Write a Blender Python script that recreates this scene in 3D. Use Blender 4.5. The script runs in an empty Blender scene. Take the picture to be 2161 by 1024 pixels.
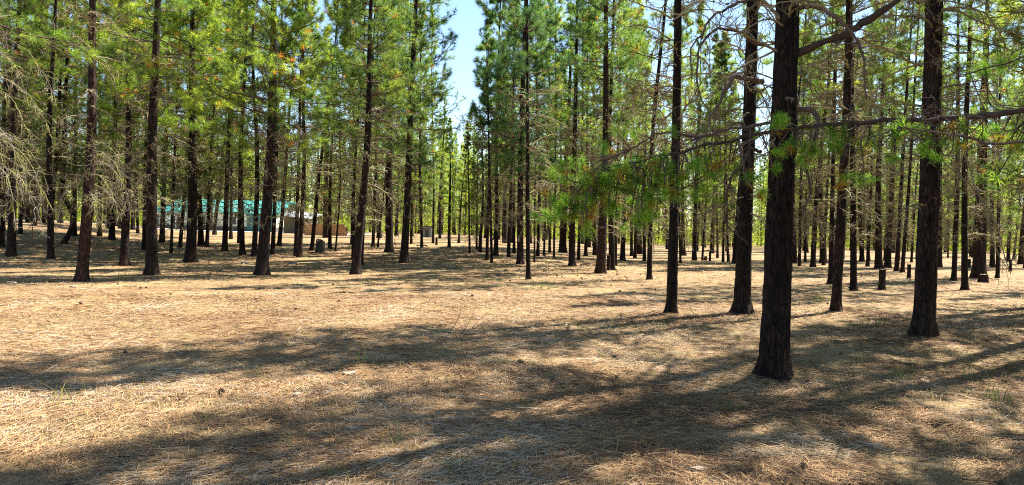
import bpy, math, random
import numpy as np
from mathutils import Vector, Matrix

S = bpy.context.scene
COL = S.collection
RNG = np.random.default_rng(7)
pi = math.pi

# ------------------------------------------------------------------ camera
F, CX, CY = 1542.0, 1080.5, 512.0            # photo is 2161 x 1024
EYE = 1.6
HOR = 485.0
roll = 0.0233
pitch = math.atan((CY - HOR) / F)            # looking slightly down
f0 = np.array([0, math.cos(pitch), -math.sin(pitch)])
r0 = np.array([1.0, 0, 0])
u0 = np.cross(r0, f0)
RIGHT = math.cos(roll) * r0 + math.sin(roll) * u0
UP = math.cos(roll) * u0 - math.sin(roll) * r0
FWD = f0
ORG = np.array([0, 0, EYE])
cam = bpy.data.cameras.new('camera')
cam.sensor_width = 36.0
cam.lens = F / 2161 * 36.0
cam.clip_start = 0.05
cam.clip_end = 3000
camo = bpy.data.objects.new('camera', cam)
COL.objects.link(camo)
M = Matrix(((RIGHT[0], UP[0], -FWD[0], 0), (RIGHT[1], UP[1], -FWD[1], 0), (RIGHT[2], UP[2], -FWD[2], EYE), (0, 0, 0, 1)))
camo.matrix_world = M
S.camera = camo


def ray(px, py):
    d = RIGHT * (px - CX) / F + UP * (CY - py) / F + FWD
    return d / d[1]                          # scaled so that y advances by 1


def at(px, py, depth):
    return ORG + ray(px, py) * depth


# ------------------------------------------------------------------ noise
def _h(ix, iy, iz, seed):
    h = (ix.astype(np.int64) * 374761393 + iy.astype(np.int64) * 668265263 + iz.astype(np.int64) * 2147483647 + seed * 974634777) & 0xFFFFFFFF
    h = ((h ^ (h >> 13)) * 1274126177) & 0xFFFFFFFF
    h = ((h ^ (h >> 16)) * 2246822519) & 0xFFFFFFFF
    return ((h ^ (h >> 15)) & 0xFFFFFF) / float(0xFFFFFF)


def noise3(x, y, z, seed=0):
    x, y, z = np.broadcast_arrays(np.asarray(x, float), np.asarray(y, float), np.asarray(z, float))
    fx, fy, fz = np.floor(x), np.floor(y), np.floor(z)
    tx, ty, tz = x - fx, y - fy, z - fz
    tx, ty, tz = [t * t * (3 - 2 * t) for t in (tx, ty, tz)]
    o = 0
    for dx in (0, 1):
        for dy in (0, 1):
            for dz in (0, 1):
                w = (tx if dx else 1 - tx) * (ty if dy else 1 - ty) * (tz if dz else 1 - tz)
                o = o + w * _h(fx + dx, fy + dy, fz + dz, seed)
    return o


def fbm(x, y, z, seed=0, oct=4):
    a, o, s = 0.5, 0, 1
    for k in range(oct):
        o = o + a * noise3(np.asarray(x) * s, np.asarray(y) * s, np.asarray(z) * s, seed + k)
        a *= 0.5
        s *= 2.03
    return o


def sm(t):
    t = np.clip(t, 0, 1)
    return t * t * (3 - 2 * t)


def gz(x, y):
    x = np.asarray(x, float)
    y = np.asarray(y, float)
    d = np.hypot(x, y)
    u = x / np.maximum(np.abs(y), 0.5)
    l = sm((-u - 0.40) / 0.3)
    r = sm((u + 0.1) / 0.3)
    front = sm(y / 10)
    z = sm((d - 25) / 20) * (0.75 * (1 - r) + 0.75 * l) * front
    z = z + 0.10 * (fbm(x * 0.35, y * 0.35, 0, 5, 2) - 0.37) * sm(d / 6) * (1 - 0.5 * sm((d - 20) / 20))
    for mx, my, mh, mr in ((3.02, 8.4, .09, .62), (6.9, 12.25, .09, .7), (3.2, 14.75, .07, .5), (4.8, 15.3, .08, .6), (7.1, 16.0, .07, .5)):
        z = z + mh * np.exp(-((x - mx) ** 2 + (y - my) ** 2) / mr ** 2)
    z = z + 0.09 * (fbm(x * 1.3, y * 1.3, 3, 9, 2) - 0.37) * (1 - 0.8 * sm((d - 10) / 15))
    return z


def ground_at(px, py):
    d = ray(px, py)
    t = np.concatenate([np.arange(2, 40, 0.05), np.arange(40, 140, 0.25)])
    h = EYE + d[2] * t - gz(d[0] * t, t)
    k = np.nonzero(h <= 0)[0]
    tt = t[k[0]] if len(k) else 105.0
    x, y = d[0] * tt, tt
    return np.array([x, y, float(gz(x, y))])


# ------------------------------------------------------------------ mesh building
class Geo:
    def __init__(self):
        self.v, self.f, self.t, self.n = [], [], [], 0

    def add(self, v, faces, mat=0, tint=0.5):
        v = np.asarray(v, np.float32).reshape(-1, 3)
        faces = np.asarray(faces, np.int64)
        self.v.append(v)
        tt = np.empty(len(v), np.float32)
        tt[:] = tint
        self.t.append(tt)
        self.f.append((faces + self.n, mat))
        self.n += len(v)

    def mesh(self, name, mats, smooth=False):
        me = bpy.data.meshes.new(name)
        v = np.concatenate(self.v)
        me.vertices.add(len(v))
        me.vertices.foreach_set('co', v.ravel())
        loops = np.concatenate([f.ravel() for f, m in self.f]).astype(np.int32)
        tot = np.concatenate([np.full(len(f), f.shape[1], np.int32) for f, m in self.f])
        mi = np.concatenate([np.full(len(f), m, np.int32) for f, m in self.f])
        start = np.concatenate([[0], np.cumsum(tot)[:-1]]).astype(np.int32)
        me.loops.add(len(loops))
        me.loops.foreach_set('vertex_index', loops)
        me.polygons.add(len(tot))
        me.polygons.foreach_set('loop_start', start)
        me.polygons.foreach_set('material_index', mi)
        if smooth:
            me.polygons.foreach_set('use_smooth', np.ones(len(tot), bool))
        else:
            me.polygons.foreach_set('use_smooth', np.zeros(len(tot), bool))
        me.update(calc_edges=True)
        a = me.attributes.new('tint', 'FLOAT', 'POINT')
        a.data.foreach_set('value', np.concatenate(self.t))
        for m in mats:
            me.materials.append(m)
        return me


def tubes(P, R, sides=3):
    P = np.asarray(P, float)
    R = np.asarray(R, float)
    n, m, _ = P.shape
    T = np.gradient(P, axis=1)
    T /= np.linalg.norm(T, axis=2, keepdims=True) + 1e-9
    ref = np.where((np.abs(T[:, :1, 2:3]) < 0.85), np.array([0, 0, 1.0]), np.array([1.0, 0, 0]))
    ref = np.broadcast_to(ref, T.shape)
    U = np.cross(T, ref)
    U /= np.linalg.norm(U, axis=2, keepdims=True) + 1e-9
    V = np.cross(T, U)
    a = np.arange(sides) * 2 * pi / sides
    ring = U[:, :, None, :] * np.cos(a)[None, None, :, None] + V[:, :, None, :] * np.sin(a)[None, None, :, None]
    X = P[:, :, None, :] + ring * R[:, :, None, None]
    idx = np.arange(n * m * sides).reshape(n, m, sides)
    nx = np.roll(idx, -1, axis=2)
    q = np.stack([idx[:, :-1], nx[:, :-1], nx[:, 1:], idx[:, 1:]], axis=-1).reshape(-1, 4)
    return X.reshape(-1, 3), q


def sph(az, el):
    return np.stack([np.cos(az) * np.cos(el), np.sin(az) * np.cos(el), np.sin(el)], axis=-1)


def grow(rng, base, az, e0, e1, L, N, wander=0.15, wz=0.1):
    """polylines that start at base (n,3) with azimuth az, elevation from e0 to e1, total length L: (n,N,3)"""
    n = len(base)
    s = np.linspace(0, 1, N)[None, :]
    A = az[:, None] + np.cumsum(rng.normal(0, wander, (n, N)), axis=1)
    E = e0[:, None] + (e1 - e0)[:, None] * s + np.cumsum(rng.normal(0, wz, (n, N)), axis=1)
    D = sph(A, E) * (L / (N - 1))[:, None, None]
    P = np.concatenate([base[:, None, :], base[:, None, :] + np.cumsum(D[:, :-1], axis=1)], axis=1)
    return P, A, E


def sample(P, s):
    """point on each polyline (n,N,3) at s (n,)"""
    N = P.shape[1]
    x = np.clip(s, 0, 0.9999) * (N - 1)
    i = x.astype(int)
    t = (x - i)[:, None]
    k = np.arange(len(P))
    return P[k, i] * (1 - t) + P[k, i + 1] * t, i


def children(rng, P, A, E, L, K, s0, s1, spread, lfac, N, wander, wz, lift):
    n = len(P)
    r = np.repeat(np.arange(n), K)
    s = rng.uniform(s0, s1, n * K)
    b, i = sample(P[r], s)
    side = np.where(rng.random(n * K) < 0.5, -1, 1)
    az = A[r, i] + side * rng.uniform(spread * 0.5, spread * 1.2, n * K)
    e0 = E[r, i] + rng.normal(0, 0.35, n * K)
    e1 = e0 + lift + rng.normal(0, 0.35, n * K)
    LL = L[r] * rng.uniform(lfac * 0.6, lfac * 1.3, n * K) * (1.15 - 0.55 * s)
    p, a, e = grow(rng, b, az, e0, e1, LL, N, wander, wz)
    return p, a, e, LL, r


def tufts(geo, rng, C, D, n, length, width, tint, mat=1, back=0.09, bend=False):
    """starbursts of n needles at C (m,3) round the twig direction D (m,3)"""
    m = len(C)
    D = D / (np.linalg.norm(D, axis=1, keepdims=True) + 1e-9)
    ref = np.where(np.abs(D[:, 2:3]) < 0.9, np.array([0, 0, 1.0]), np.array([1.0, 0, 0]))
    U = np.cross(D, ref)
    U /= np.linalg.norm(U, axis=1, keepdims=True)
    V = np.cross(D, U)
    ph = rng.uniform(0, 2 * pi, (m, n))
    th = np.abs(rng.normal(0.75, 0.38, (m, n)))
    w = (np.sin(th) * np.cos(ph))[..., None] * U[:, None] + (np.sin(th) * np.sin(ph))[..., None] * V[:, None] + np.cos(th)[..., None] * D[:, None]
    w[..., 2] -= 0.10
    ln = (length[:, None] if np.ndim(length) else length) * rng.uniform(0.7, 1.1, (m, n))
    b = C[:, None] - D[:, None] * (rng.random((m, n)) * back)[..., None]
    side = np.cross(w, rng.normal(0, 1, (m, n, 3)))
    side /= np.linalg.norm(side, axis=2, keepdims=True) + 1e-9
    hw = side * (width * 0.5)
    tip = b + w * ln[..., None]
    tv = np.repeat(np.clip(tint, 0, 1), n)
    if not bend:
        X = np.stack([b - hw * 0.6, b + hw * 0.6, tip], axis=2).reshape(-1, 3)
        geo.add(X, np.arange(len(X)).reshape(-1, 3), mat, np.repeat(tv, 3))
    else:
        mid = b + w * (ln * 0.55)[..., None]
        tip = tip + np.array([0, 0, -0.05]) * ln[..., None] + rng.normal(0, 0.012, tip.shape)
        X = np.stack([b - hw, b + hw, mid + hw, mid - hw, tip], axis=2).reshape(-1, 3)
        i = np.arange(m * n)[:, None] * 5
        geo.add(X, i + np.array([0, 1, 2, 3]), mat, np.repeat(tv, 5))
        geo.f.append(((i + np.array([3, 2, 4])) + geo.n - len(X), mat))


# ------------------------------------------------------------------ materials
def mat(name):
    m = bpy.data.materials.new(name)
    m.use_nodes = True
    nt = m.node_tree
    nt.nodes.clear()
    out = nt.nodes.new('ShaderNodeOutputMaterial')
    return m, nt, out


def N(nt, t, **kw):
    n = nt.nodes.new(t)
    for k, v in kw.items():
        if hasattr(n, k):
            setattr(n, k, v)
        else:
            n.inputs[k.replace('_', ' ')].default_value = v
    return n


def ramp(nt, fac, stops, interp='LINEAR'):
    r = nt.nodes.new('ShaderNodeValToRGB')
    r.color_ramp.interpolation = interp
    e = r.color_ramp.elements
    while len(e) < len(stops):
        e.new(0.5)
    for k, (p, c) in enumerate(stops):
        e[k].position = p
        e[k].color = (*c, 1)
    if fac is not None:
        nt.links.new(fac, r.inputs[0])
    return r.outputs[0]


def math_(nt, op, a, b=None, c=None):
    n = nt.nodes.new('ShaderNodeMath')
    n.operation = op
    for k, v in enumerate((a, b, c)):
        if v is None:
            continue
        if isinstance(v, (int, float)):
            n.inputs[k].default_value = v
        else:
            nt.links.new(v, n.inputs[k])
    return n.outputs[0]


def mixc(nt, fac, a, b, mode='MIX'):
    n = nt.nodes.new('ShaderNodeMix')
    n.data_type = 'RGBA'
    n.blend_type = mode
    for s, v in ((n.inputs[0], fac), (n.inputs[6], a), (n.inputs[7], b)):
        if isinstance(v, (int, float)):
            s.default_value = v
        elif isinstance(v, tuple):
            s.default_value = (*v, 1)
        else:
            nt.links.new(v, s)
    return n.outputs[2]


def noise_tex(nt, vec, scale, detail=4, rough=0.6):
    n = nt.nodes.new('ShaderNodeTexNoise')
    n.inputs['Scale'].default_value = scale
    n.inputs['Detail'].default_value = detail
    n.inputs['Roughness'].default_value = rough
    if vec is not None:
        nt.links.new(vec, n.inputs['Vector'])
    return n.outputs[0]


def mapping(nt, vec, scale=(1, 1, 1), rot=(0, 0, 0)):
    n = nt.nodes.new('ShaderNodeMapping')
    n.inputs['Scale'].default_value = scale
    n.inputs['Rotation'].default_value = rot
    nt.links.new(vec, n.inputs['Vector'])
    return n.outputs[0]


def bark_material():
    m, nt, out = mat('pine_bark')
    tc = nt.nodes.new('ShaderNodeTexCoord').outputs['Object']
    st = mapping(nt, tc, (1, 1, 0.20))
    warp = nt.nodes.new('ShaderNodeTexNoise')
    warp.inputs['Scale'].default_value = 6
    nt.links.new(st, warp.inputs['Vector'])
    wv = nt.nodes.new('ShaderNodeVectorMath')
    wv.operation = 'MULTIPLY_ADD'
    nt.links.new(warp.outputs['Color'], wv.inputs[0])
    wv.inputs[1].default_value = (0.20, 0.20, 0.16)
    nt.links.new(st, wv.inputs[2])
    vo = nt.nodes.new('ShaderNodeTexVoronoi')
    vo.feature = 'DISTANCE_TO_EDGE'
    vo.inputs['Scale'].default_value = 24
    nt.links.new(wv.outputs[0], vo.inputs['Vector'])
    crack = math_(nt, 'MULTIPLY', vo.outputs['Distance'], 6)
    crack = math_(nt, 'MINIMUM', crack, 1)
    fl = noise_tex(nt, mapping(nt, tc, (1, 1, .4)), 30, 4, .75)
    crack = math_(nt, 'MAXIMUM', crack, ramp(nt, fl, [(.48, (0, 0, 0)), (.62, (.8, .8, .8))]))
    n1 = noise_tex(nt, mapping(nt, tc, (1, 1, .5)), 9, 5, 0.65)
    n2 = noise_tex(nt, mapping(nt, tc, (1, 1, 1)), 55, 3, 0.7)
    n3 = noise_tex(nt, mapping(nt, tc, (1, 1, .35)), 1.7, 3, 0.6)
    col = ramp(nt, n1, [(0.30, (.010, .007, .006)), (0.48, (.028, .017, .013)), (0.62, (.060, .037, .029)), (0.78, (.12, .082, .066))])
    grey = ramp(nt, n2, [(0.35, (.018, .014, .013)), (0.7, (.075, .06, .052))])
    f = ramp(nt, n3, [(0.42, (0, 0, 0)), (0.62, (1, 1, 1))])
    col = mixc(nt, math_(nt, 'MULTIPLY', f, .55), col, grey)
    col = mixc(nt, crack, (.006, .004, .004), col)
    n4 = noise_tex(nt, mapping(nt, tc, (1, 1, .3)), 2.6, 4, 0.65)
    red = mixc(nt, crack, (.02, .009, .006), ramp(nt, n2, [(.3, (.075, .036, .022)), (.7, (.21, .11, .068))]))
    col = mixc(nt, ramp(nt, n4, [(0.55, (0, 0, 0)), (0.68, (.6, .6, .6))]), col, red)
    oi = nt.nodes.new('ShaderNodeObjectInfo')
    col = mixc(nt, 1.0, col, oi.outputs['Color'], 'MULTIPLY')
    b = nt.nodes.new('ShaderNodeBsdfPrincipled')
    b.inputs['Roughness'].default_value = 0.92
    b.inputs['Specular IOR Level'].default_value = 0.2
    nt.links.new(col, b.inputs['Base Color'])
    hgt = math_(nt, 'ADD', math_(nt, 'MULTIPLY', crack, 0.8), math_(nt, 'MULTIPLY', n2, 0.5))
    bp = nt.nodes.new('ShaderNodeBump')
    bp.inputs['Strength'].default_value = 0.9
    bp.inputs['Distance'].default_value = 0.02
    nt.links.new(hgt, bp.inputs['Height'])
    nt.links.new(bp.outputs[0], b.inputs['Normal'])
    nt.links.new(b.outputs[0], out.inputs[0])
    return m


def twig_material(name, lo, hi, lichen=None):
    m, nt, out = mat(name)
    tc = nt.nodes.new('ShaderNodeTexCoord').outputs['Object']
    n1 = noise_tex(nt, tc, 5, 4, 0.7)
    at_ = nt.nodes.new('ShaderNodeAttribute')
    at_.attribute_name = 'tint'
    v = math_(nt, 'ADD', math_(nt, 'MULTIPLY', n1, 0.5), math_(nt, 'MULTIPLY', at_.outputs['Fac'], 0.5))
    c = ramp(nt, v, [(0.25, lo), (0.75, hi)])
    if lichen:
        n2 = noise_tex(nt, tc, 3.1, 3, 0.7)
        c = mixc(nt, ramp(nt, n2, [(0.47, (0, 0, 0)), (0.58, (1, 1, 1))]), c, lichen)
    b = nt.nodes.new('ShaderNodeBsdfPrincipled')
    b.inputs['Roughness'].default_value = 0.9
    b.inputs['Specular IOR Level'].default_value = 0.2
    nt.links.new(c, b.inputs['Base Color'])
    nt.links.new(b.outputs[0], out.inputs[0])
    return m


def needle_material(name='pine_needle'):
    m, nt, out = mat(name)
    at_ = nt.nodes.new('ShaderNodeAttribute')
    at_.attribute_name = 'tint'
    oi = nt.nodes.new('ShaderNodeObjectInfo')
    g = ramp(nt, at_.outputs['Fac'], [(0.0, (.065, .13, .036)), (0.35, (.155, .24, .055)), (0.7, (.28, .35, .075)), (0.9, (.40, .44, .095)), (0.93, (.38, .15, .035)), (1.0, (.45, .20, .06))])
    g = mixc(nt, 1.0, g, oi.outputs['Color'], 'MULTIPLY')
    d = nt.nodes.new('ShaderNodeBsdfPrincipled')
    d.inputs['Roughness'].default_value = 0.45
    d.inputs['Specular IOR Level'].default_value = 0.35
    nt.links.new(g, d.inputs['Base Color'])
    t = nt.nodes.new('ShaderNodeBsdfTranslucent')
    g2 = mixc(nt, 1.0, g, (1.5, 1.5, 0.8), 'MULTIPLY')
    nt.links.new(g2, t.inputs['Color'])
    mx = nt.nodes.new('ShaderNodeMixShader')
    mx.inputs[0].default_value = 0.62
    nt.links.new(d.outputs[0], mx.inputs[1])
    nt.links.new(t.outputs[0], mx.inputs[2])
    nt.links.new(mx.outputs[0], out.inputs[0])
    return m


def ground_material():
    m, nt, out = mat('needle_litter_ground')
    tc = nt.nodes.new('ShaderNodeTexCoord').outputs['Object']
    # crossed streaks of matted needles
    warp = nt.nodes.new('ShaderNodeTexNoise')
    warp.inputs['Scale'].default_value = 1.3
    nt.links.new(tc, warp.inputs['Vector'])
    wv = nt.nodes.new('ShaderNodeVectorMath')
    wv.operation = 'MULTIPLY_ADD'
    nt.links.new(warp.outputs['Color'], wv.inputs[0])
    wv.inputs[1].default_value = (0.5, 0.5, 0.0)
    nt.links.new(tc, wv.inputs[2])
    streak = None
    for k, a in enumerate((0.15, 1.1, 2.3)):
        s = noise_tex(nt, mapping(nt, wv.outputs[0], (9, 95, 1), (0, 0, a)), 1.0, 3, 0.7)
        streak = s if streak is None else math_(nt, 'MAXIMUM', streak, s)
    big = noise_tex(nt, tc, 0.45, 4, 0.6)
    mid = noise_tex(nt, tc, 3.2, 5, 0.65)
    fine = noise_tex(nt, tc, 42, 3, 0.7)
    c1 = ramp(nt, streak, [(0.45, (.05, .030, .019)), (0.58, (.20, .115, .058)), (0.72, (.42, .275, .138))])
    c2 = ramp(nt, mid, [(0.32, (.12, .072, .042)), (0.5, (.285, .19, .092)), (0.68, (.40, .30, .15))])
    c = mixc(nt, 0.5, c1, c2)
    straw = ramp(nt, big, [(0.45, (0, 0, 0)), (0.62, (1, 1, 1))])
    c = mixc(nt, math_(nt, 'MULTIPLY', straw, .45), c, (.35, .29, .14))
    dark = ramp(nt, fine, [(0.30, (.45, .42, .40)), (0.55, (1, 1, 1))])
    c = mixc(nt, 0.8, c, dark, 'MULTIPLY')
    b = nt.nodes.new('ShaderNodeBsdfPrincipled')
    b.inputs['Roughness'].default_value = 0.95
    b.inputs['Specular IOR Level'].default_value = 0.15
    nt.links.new(c, b.inputs['Base Color'])
    bp = nt.nodes.new('ShaderNodeBump')
    bp.inputs['Strength'].default_value = 0.8
    bp.inputs['Distance'].default_value = 0.03
    h = math_(nt, 'ADD', math_(nt, 'MULTIPLY', streak, .6), math_(nt, 'ADD', math_(nt, 'MULTIPLY', mid, 1.3), math_(nt, 'MULTIPLY', fine, .25)))
    nt.links.new(h, bp.inputs['Height'])
    nt.links.new(bp.outputs[0], b.inputs['Normal'])
    nt.links.new(b.outputs[0], out.inputs[0])
    return m


def tint_material(name, stops, trans=0.0, rough=0.8):
    m, nt, out = mat(name)
    at_ = nt.nodes.new('ShaderNodeAttribute')
    at_.attribute_name = 'tint'
    c = ramp(nt, at_.outputs['Fac'], stops)
    b = nt.nodes.new('ShaderNodeBsdfPrincipled')
    b.inputs['Roughness'].default_value = rough
    b.inputs['Specular IOR Level'].default_value = 0.25
    nt.links.new(c, b.inputs['Base Color'])
    if trans:
        t = nt.nodes.new('ShaderNodeBsdfTranslucent')
        nt.links.new(c, t.inputs['Color'])
        mx = nt.nodes.new('ShaderNodeMixShader')
        mx.inputs[0].default_value = trans
        nt.links.new(b.outputs[0], mx.inputs[1])
        nt.links.new(t.outputs[0], mx.inputs[2])
        nt.links.new(mx.outputs[0], out.inputs[0])
    else:
        nt.links.new(b.outputs[0], out.inputs[0])
    return m


def plain(name, col, rough=0.7, var=0.25, scale=6, metal=0.0, stretch=(1, 1, 1), bump=0.0):
    m, nt, out = mat(name)
    tc = nt.nodes.new('ShaderNodeTexCoord').outputs['Object']
    n1 = noise_tex(nt, mapping(nt, tc, stretch), scale, 5, 0.65)
    lo = tuple(max(0, v * (1 - var)) for v in col)
    hi = tuple(min(1, v * (1 + var)) for v in col)
    c = ramp(nt, n1, [(0.3, lo), (0.7, hi)])
    b = nt.nodes.new('ShaderNodeBsdfPrincipled')
    b.inputs['Roughness'].default_value = rough
    b.inputs['Metallic'].default_value = metal
    nt.links.new(c, b.inputs['Base Color'])
    if bump:
        bp = nt.nodes.new('ShaderNodeBump')
        bp.inputs['Strength'].default_value = bump
        bp.inputs['Distance'].default_value = 0.01
        nt.links.new(n1, bp.inputs['Height'])
        nt.links.new(bp.outputs[0], b.inputs['Normal'])
    nt.links.new(b.outputs[0], out.inputs[0])
    return m


BARK = bark_material()
DEAD = twig_material('dead_twig', (.09, .062, .045), (.33, .26, .17), (.27, .24, .11))
LICH = twig_material('lichen_twig', (.10, .085, .06), (.30, .26, .20), (.30, .29, .09))
LIMB = twig_material('live_limb', (.045, .030, .024), (.15, .10, .075))
NEED = needle_material()
GROUND = ground_material()
LITTER = tint_material('fallen_needles', [(0, (.04, .025, .018)), (.2, (.125, .068, .038)), (.42, (.30, .165, .072)), (.65, (.42, .27, .125)), (.85, (.34, .295, .235)), (1, (.56, .47, .31))])
GRASSM = tint_material('dry_grass', [(0, (.10, .16, .03)), (.35, (.20, .26, .06)), (.6, (.38, .36, .12)), (1, (.55, .45, .22))], 0.4)
CONE = tint_material('pine_cone_scales', [(0, (.035, .021, .014)), (.6, (.15, .088, .055)), (1, (.28, .19, .125))])
WOODG = plain('weathered_wood', (.20, .17, .145), 0.9, .55, 9, 0, (1, 1, .15), .6)
STUMPW = plain('old_stump_wood', (.05, .042, .037), 0.9, .6, 9, 0, (1, 1, .15), .6)
CUT = plain('cut_wood', (.48, .36, .22), 0.8, .3, 12)
CHIP = plain('pale_wood_chip', (.29, .23, .16), 0.8, .3, 20)


# ------------------------------------------------------------------ object helpers
def link(name, me, parent=None, loc=None):
    o = bpy.data.objects.new(name, me)
    COL.objects.link(o)
    if parent is not None:
        o.parent = parent
    if loc is not None:
        o.location = loc
    return o


def tag(o, label, cat, group=None, kind=None):
    if label:
        o['label'] = label
    if cat:
        o['category'] = cat
    if group:
        o['group'] = group
    if kind:
        o['kind'] = kind
    return o


def empty(name, loc, rot=None):
    o = bpy.data.objects.new(name, None)
    o.empty_display_size = 0.2
    COL.objects.link(o)
    o.location = loc
    if rot is not None:
        o.rotation_mode = 'QUATERNION'
        o.rotation_quaternion = rot
    return o


def box(g, lo, hi, matid=0):
    x0, y0, z0 = lo
    x1, y1, z1 = hi
    v = [(x0, y0, z0), (x1, y0, z0), (x1, y1, z0), (x0, y1, z0), (x0, y0, z1), (x1, y0, z1), (x1, y1, z1), (x0, y1, z1)]
    g.add(v, [(0, 3, 2, 1), (4, 5, 6, 7), (0, 1, 5, 4), (1, 2, 6, 5), (2, 3, 7, 6), (3, 0, 4, 7)], matid)


# ------------------------------------------------------------------ trunks and crowns
def axis_curve(rng, H, amp):
    a = rng.normal(0, amp, 3)
    b = rng.normal(0, amp, 3)

    def fn(z):
        t = np.asarray(z) / H
        x = sum(a[k] * np.sin((k + 1) * pi * t * 0.9 + k) for k in range(3)) - sum(a[k] * np.sin(k) for k in range(3))
        y = sum(b[k] * np.sin((k + 1) * pi * t * 0.9 + k) for k in range(3)) - sum(b[k] * np.sin(k) for k in range(3))
        return np.stack([x, y, np.asarray(z, float)], axis=-1)
    return fn


def trunk_radius(z, H, r, flare=0.35):
    t = np.clip(z / H, 0, 1)
    return r * (0.06 + 0.94 * (1 - t) ** 0.85) * (1 + flare * np.exp(-np.maximum(z, 0) / (r * 1.3)))


def trunk_geo(rng, H, r, axis, sides, rings, rough=0.08, flare=0.35, zfine=None, kink=None):
    if zfine:
        k = int(rings * 0.8)
        z = np.concatenate([np.linspace(-0.25, zfine, k), np.linspace(zfine, H, rings - k + 1)[1:]])
    else:
        z = -0.25 + (H + 0.25) * np.linspace(0, 1, rings) ** 1.25
    th = np.linspace(0, 2 * pi, sides, endpoint=False)
    Z, T = np.meshgrid(z, th, indexing='ij')
    R = trunk_radius(Z, H, r, flare)
    # buttress lobes near the ground and furrowed bark
    sd = int(rng.integers(1e6))
    lob = (0.16 * np.cos(T * 5 + rng.uniform(0, 6) + .5 * np.sin(T * 2)) + .10 * np.cos(T * 3 + rng.uniform(0, 6))) * np.exp(-np.maximum(Z, -.1) / (r * .9)) + 0.03 * np.cos(2 * T + rng.uniform(0, 6) + Z * .4)
    cx, cy = np.cos(T) * r * 9, np.sin(T) * r * 9
    n1 = fbm(cx * 1.2, cy * 1.2, Z * 1.6, sd, 3)
    rid = 1 - np.abs(2 * noise3(cx * 2.6, cy * 2.6, Z * 2.2, sd + 9) - 1)
    rid2 = 1 - np.abs(2 * noise3(cx * 5.5, cy * 5.5, Z * 6.5, sd + 19) - 1)
    R = R * (1 + lob + rough * ((n1 - 0.45) * 1.5 - rid ** 3 * 0.9 - rid2 ** 3 * 0.45))
    A = axis(z)
    if kink is not None:
        A = A + kink(z)
    X = A[:, None, :] + np.stack([np.cos(T) * R, np.sin(T) * R, np.zeros_like(R)], axis=-1)
    idx = np.arange(rings * sides).reshape(rings, sides)
    nx = np.roll(idx, -1, axis=1)
    q = np.stack([idx[:-1], nx[:-1], nx[1:], idx[1:]], axis=-1).reshape(-1, 4)
    g = Geo()
    g.add(X.reshape(-1, 3), q)
    return g


def dead_limbs(rng, axis, H, r, h0, h1, nb, Lm, K=7, sides=3, hi=True, tk=1.0):
    """bare drooping limbs: a list of one Geo per limb when hi, else one Geo for all of them"""
    h = rng.uniform(h0, h1, nb)
    az = rng.uniform(0, 2 * pi, nb)
    L = Lm * rng.uniform(0.12, 1.0, nb) * (0.65 + 0.35 * (h - h0) / max(h1 - h0, .1))
    base = axis(h)
    e0 = rng.normal(0.12, 0.28, nb)
    e1 = e0 - rng.uniform(0.2, 1.1, nb)
    P, A, E = grow(rng, base, az, e0, e1, L, 8, 0.16, 0.10)
    rad = (0.007 + 0.0095 * L)[:, None] * np.linspace(1, 0.25, 8)[None, :]
    p2, a2, e2, l2, r2 = children(rng, P, A, E, L, K, 0.2, 1.0, 0.9, 0.34, 5, 0.38, 0.34, -0.5)
    rad2 = tk * np.repeat((0.0045 + 0.003 * L), K)[:, None] * np.linspace(1, 0.45, 5)[None, :]
    p3, a3, e3, l3, r3 = children(rng, p2, a2, e2, l2, 2, 0.3, 1.0, 0.9, 0.5, 4, 0.4, 0.4, -0.3)
    rad3 = np.repeat(rad2[:, -1], 2)[:, None] * np.linspace(1, 0.6, 4)[None, :]
    gs = []
    if hi:
        for k in range(nb):
            g = Geo()
            g.add(*tubes(P[k:k + 1], rad[k:k + 1], 5), 0, rng.random())
            j = np.nonzero(r2 == k)[0]
            g.add(*tubes(p2[j], rad2[j], sides), 0, rng.random())
            jj = np.nonzero(np.isin(r3, j))[0]
            g.add(*tubes(p3[jj], rad3[jj], 3), 0, rng.random())
            gs.append(g)
    else:
        g = Geo()
        g.add(*tubes(P, rad, 3), 0, np.repeat(rng.random(nb), 24))
        g.add(*tubes(p2, rad2, 3), 0, np.repeat(rng.random(len(p2)), 15))
        g.add(*tubes(p3, rad3, 3), 0, np.repeat(rng.random(len(p3)), 12))
        gs.append(g)
    return gs


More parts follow.
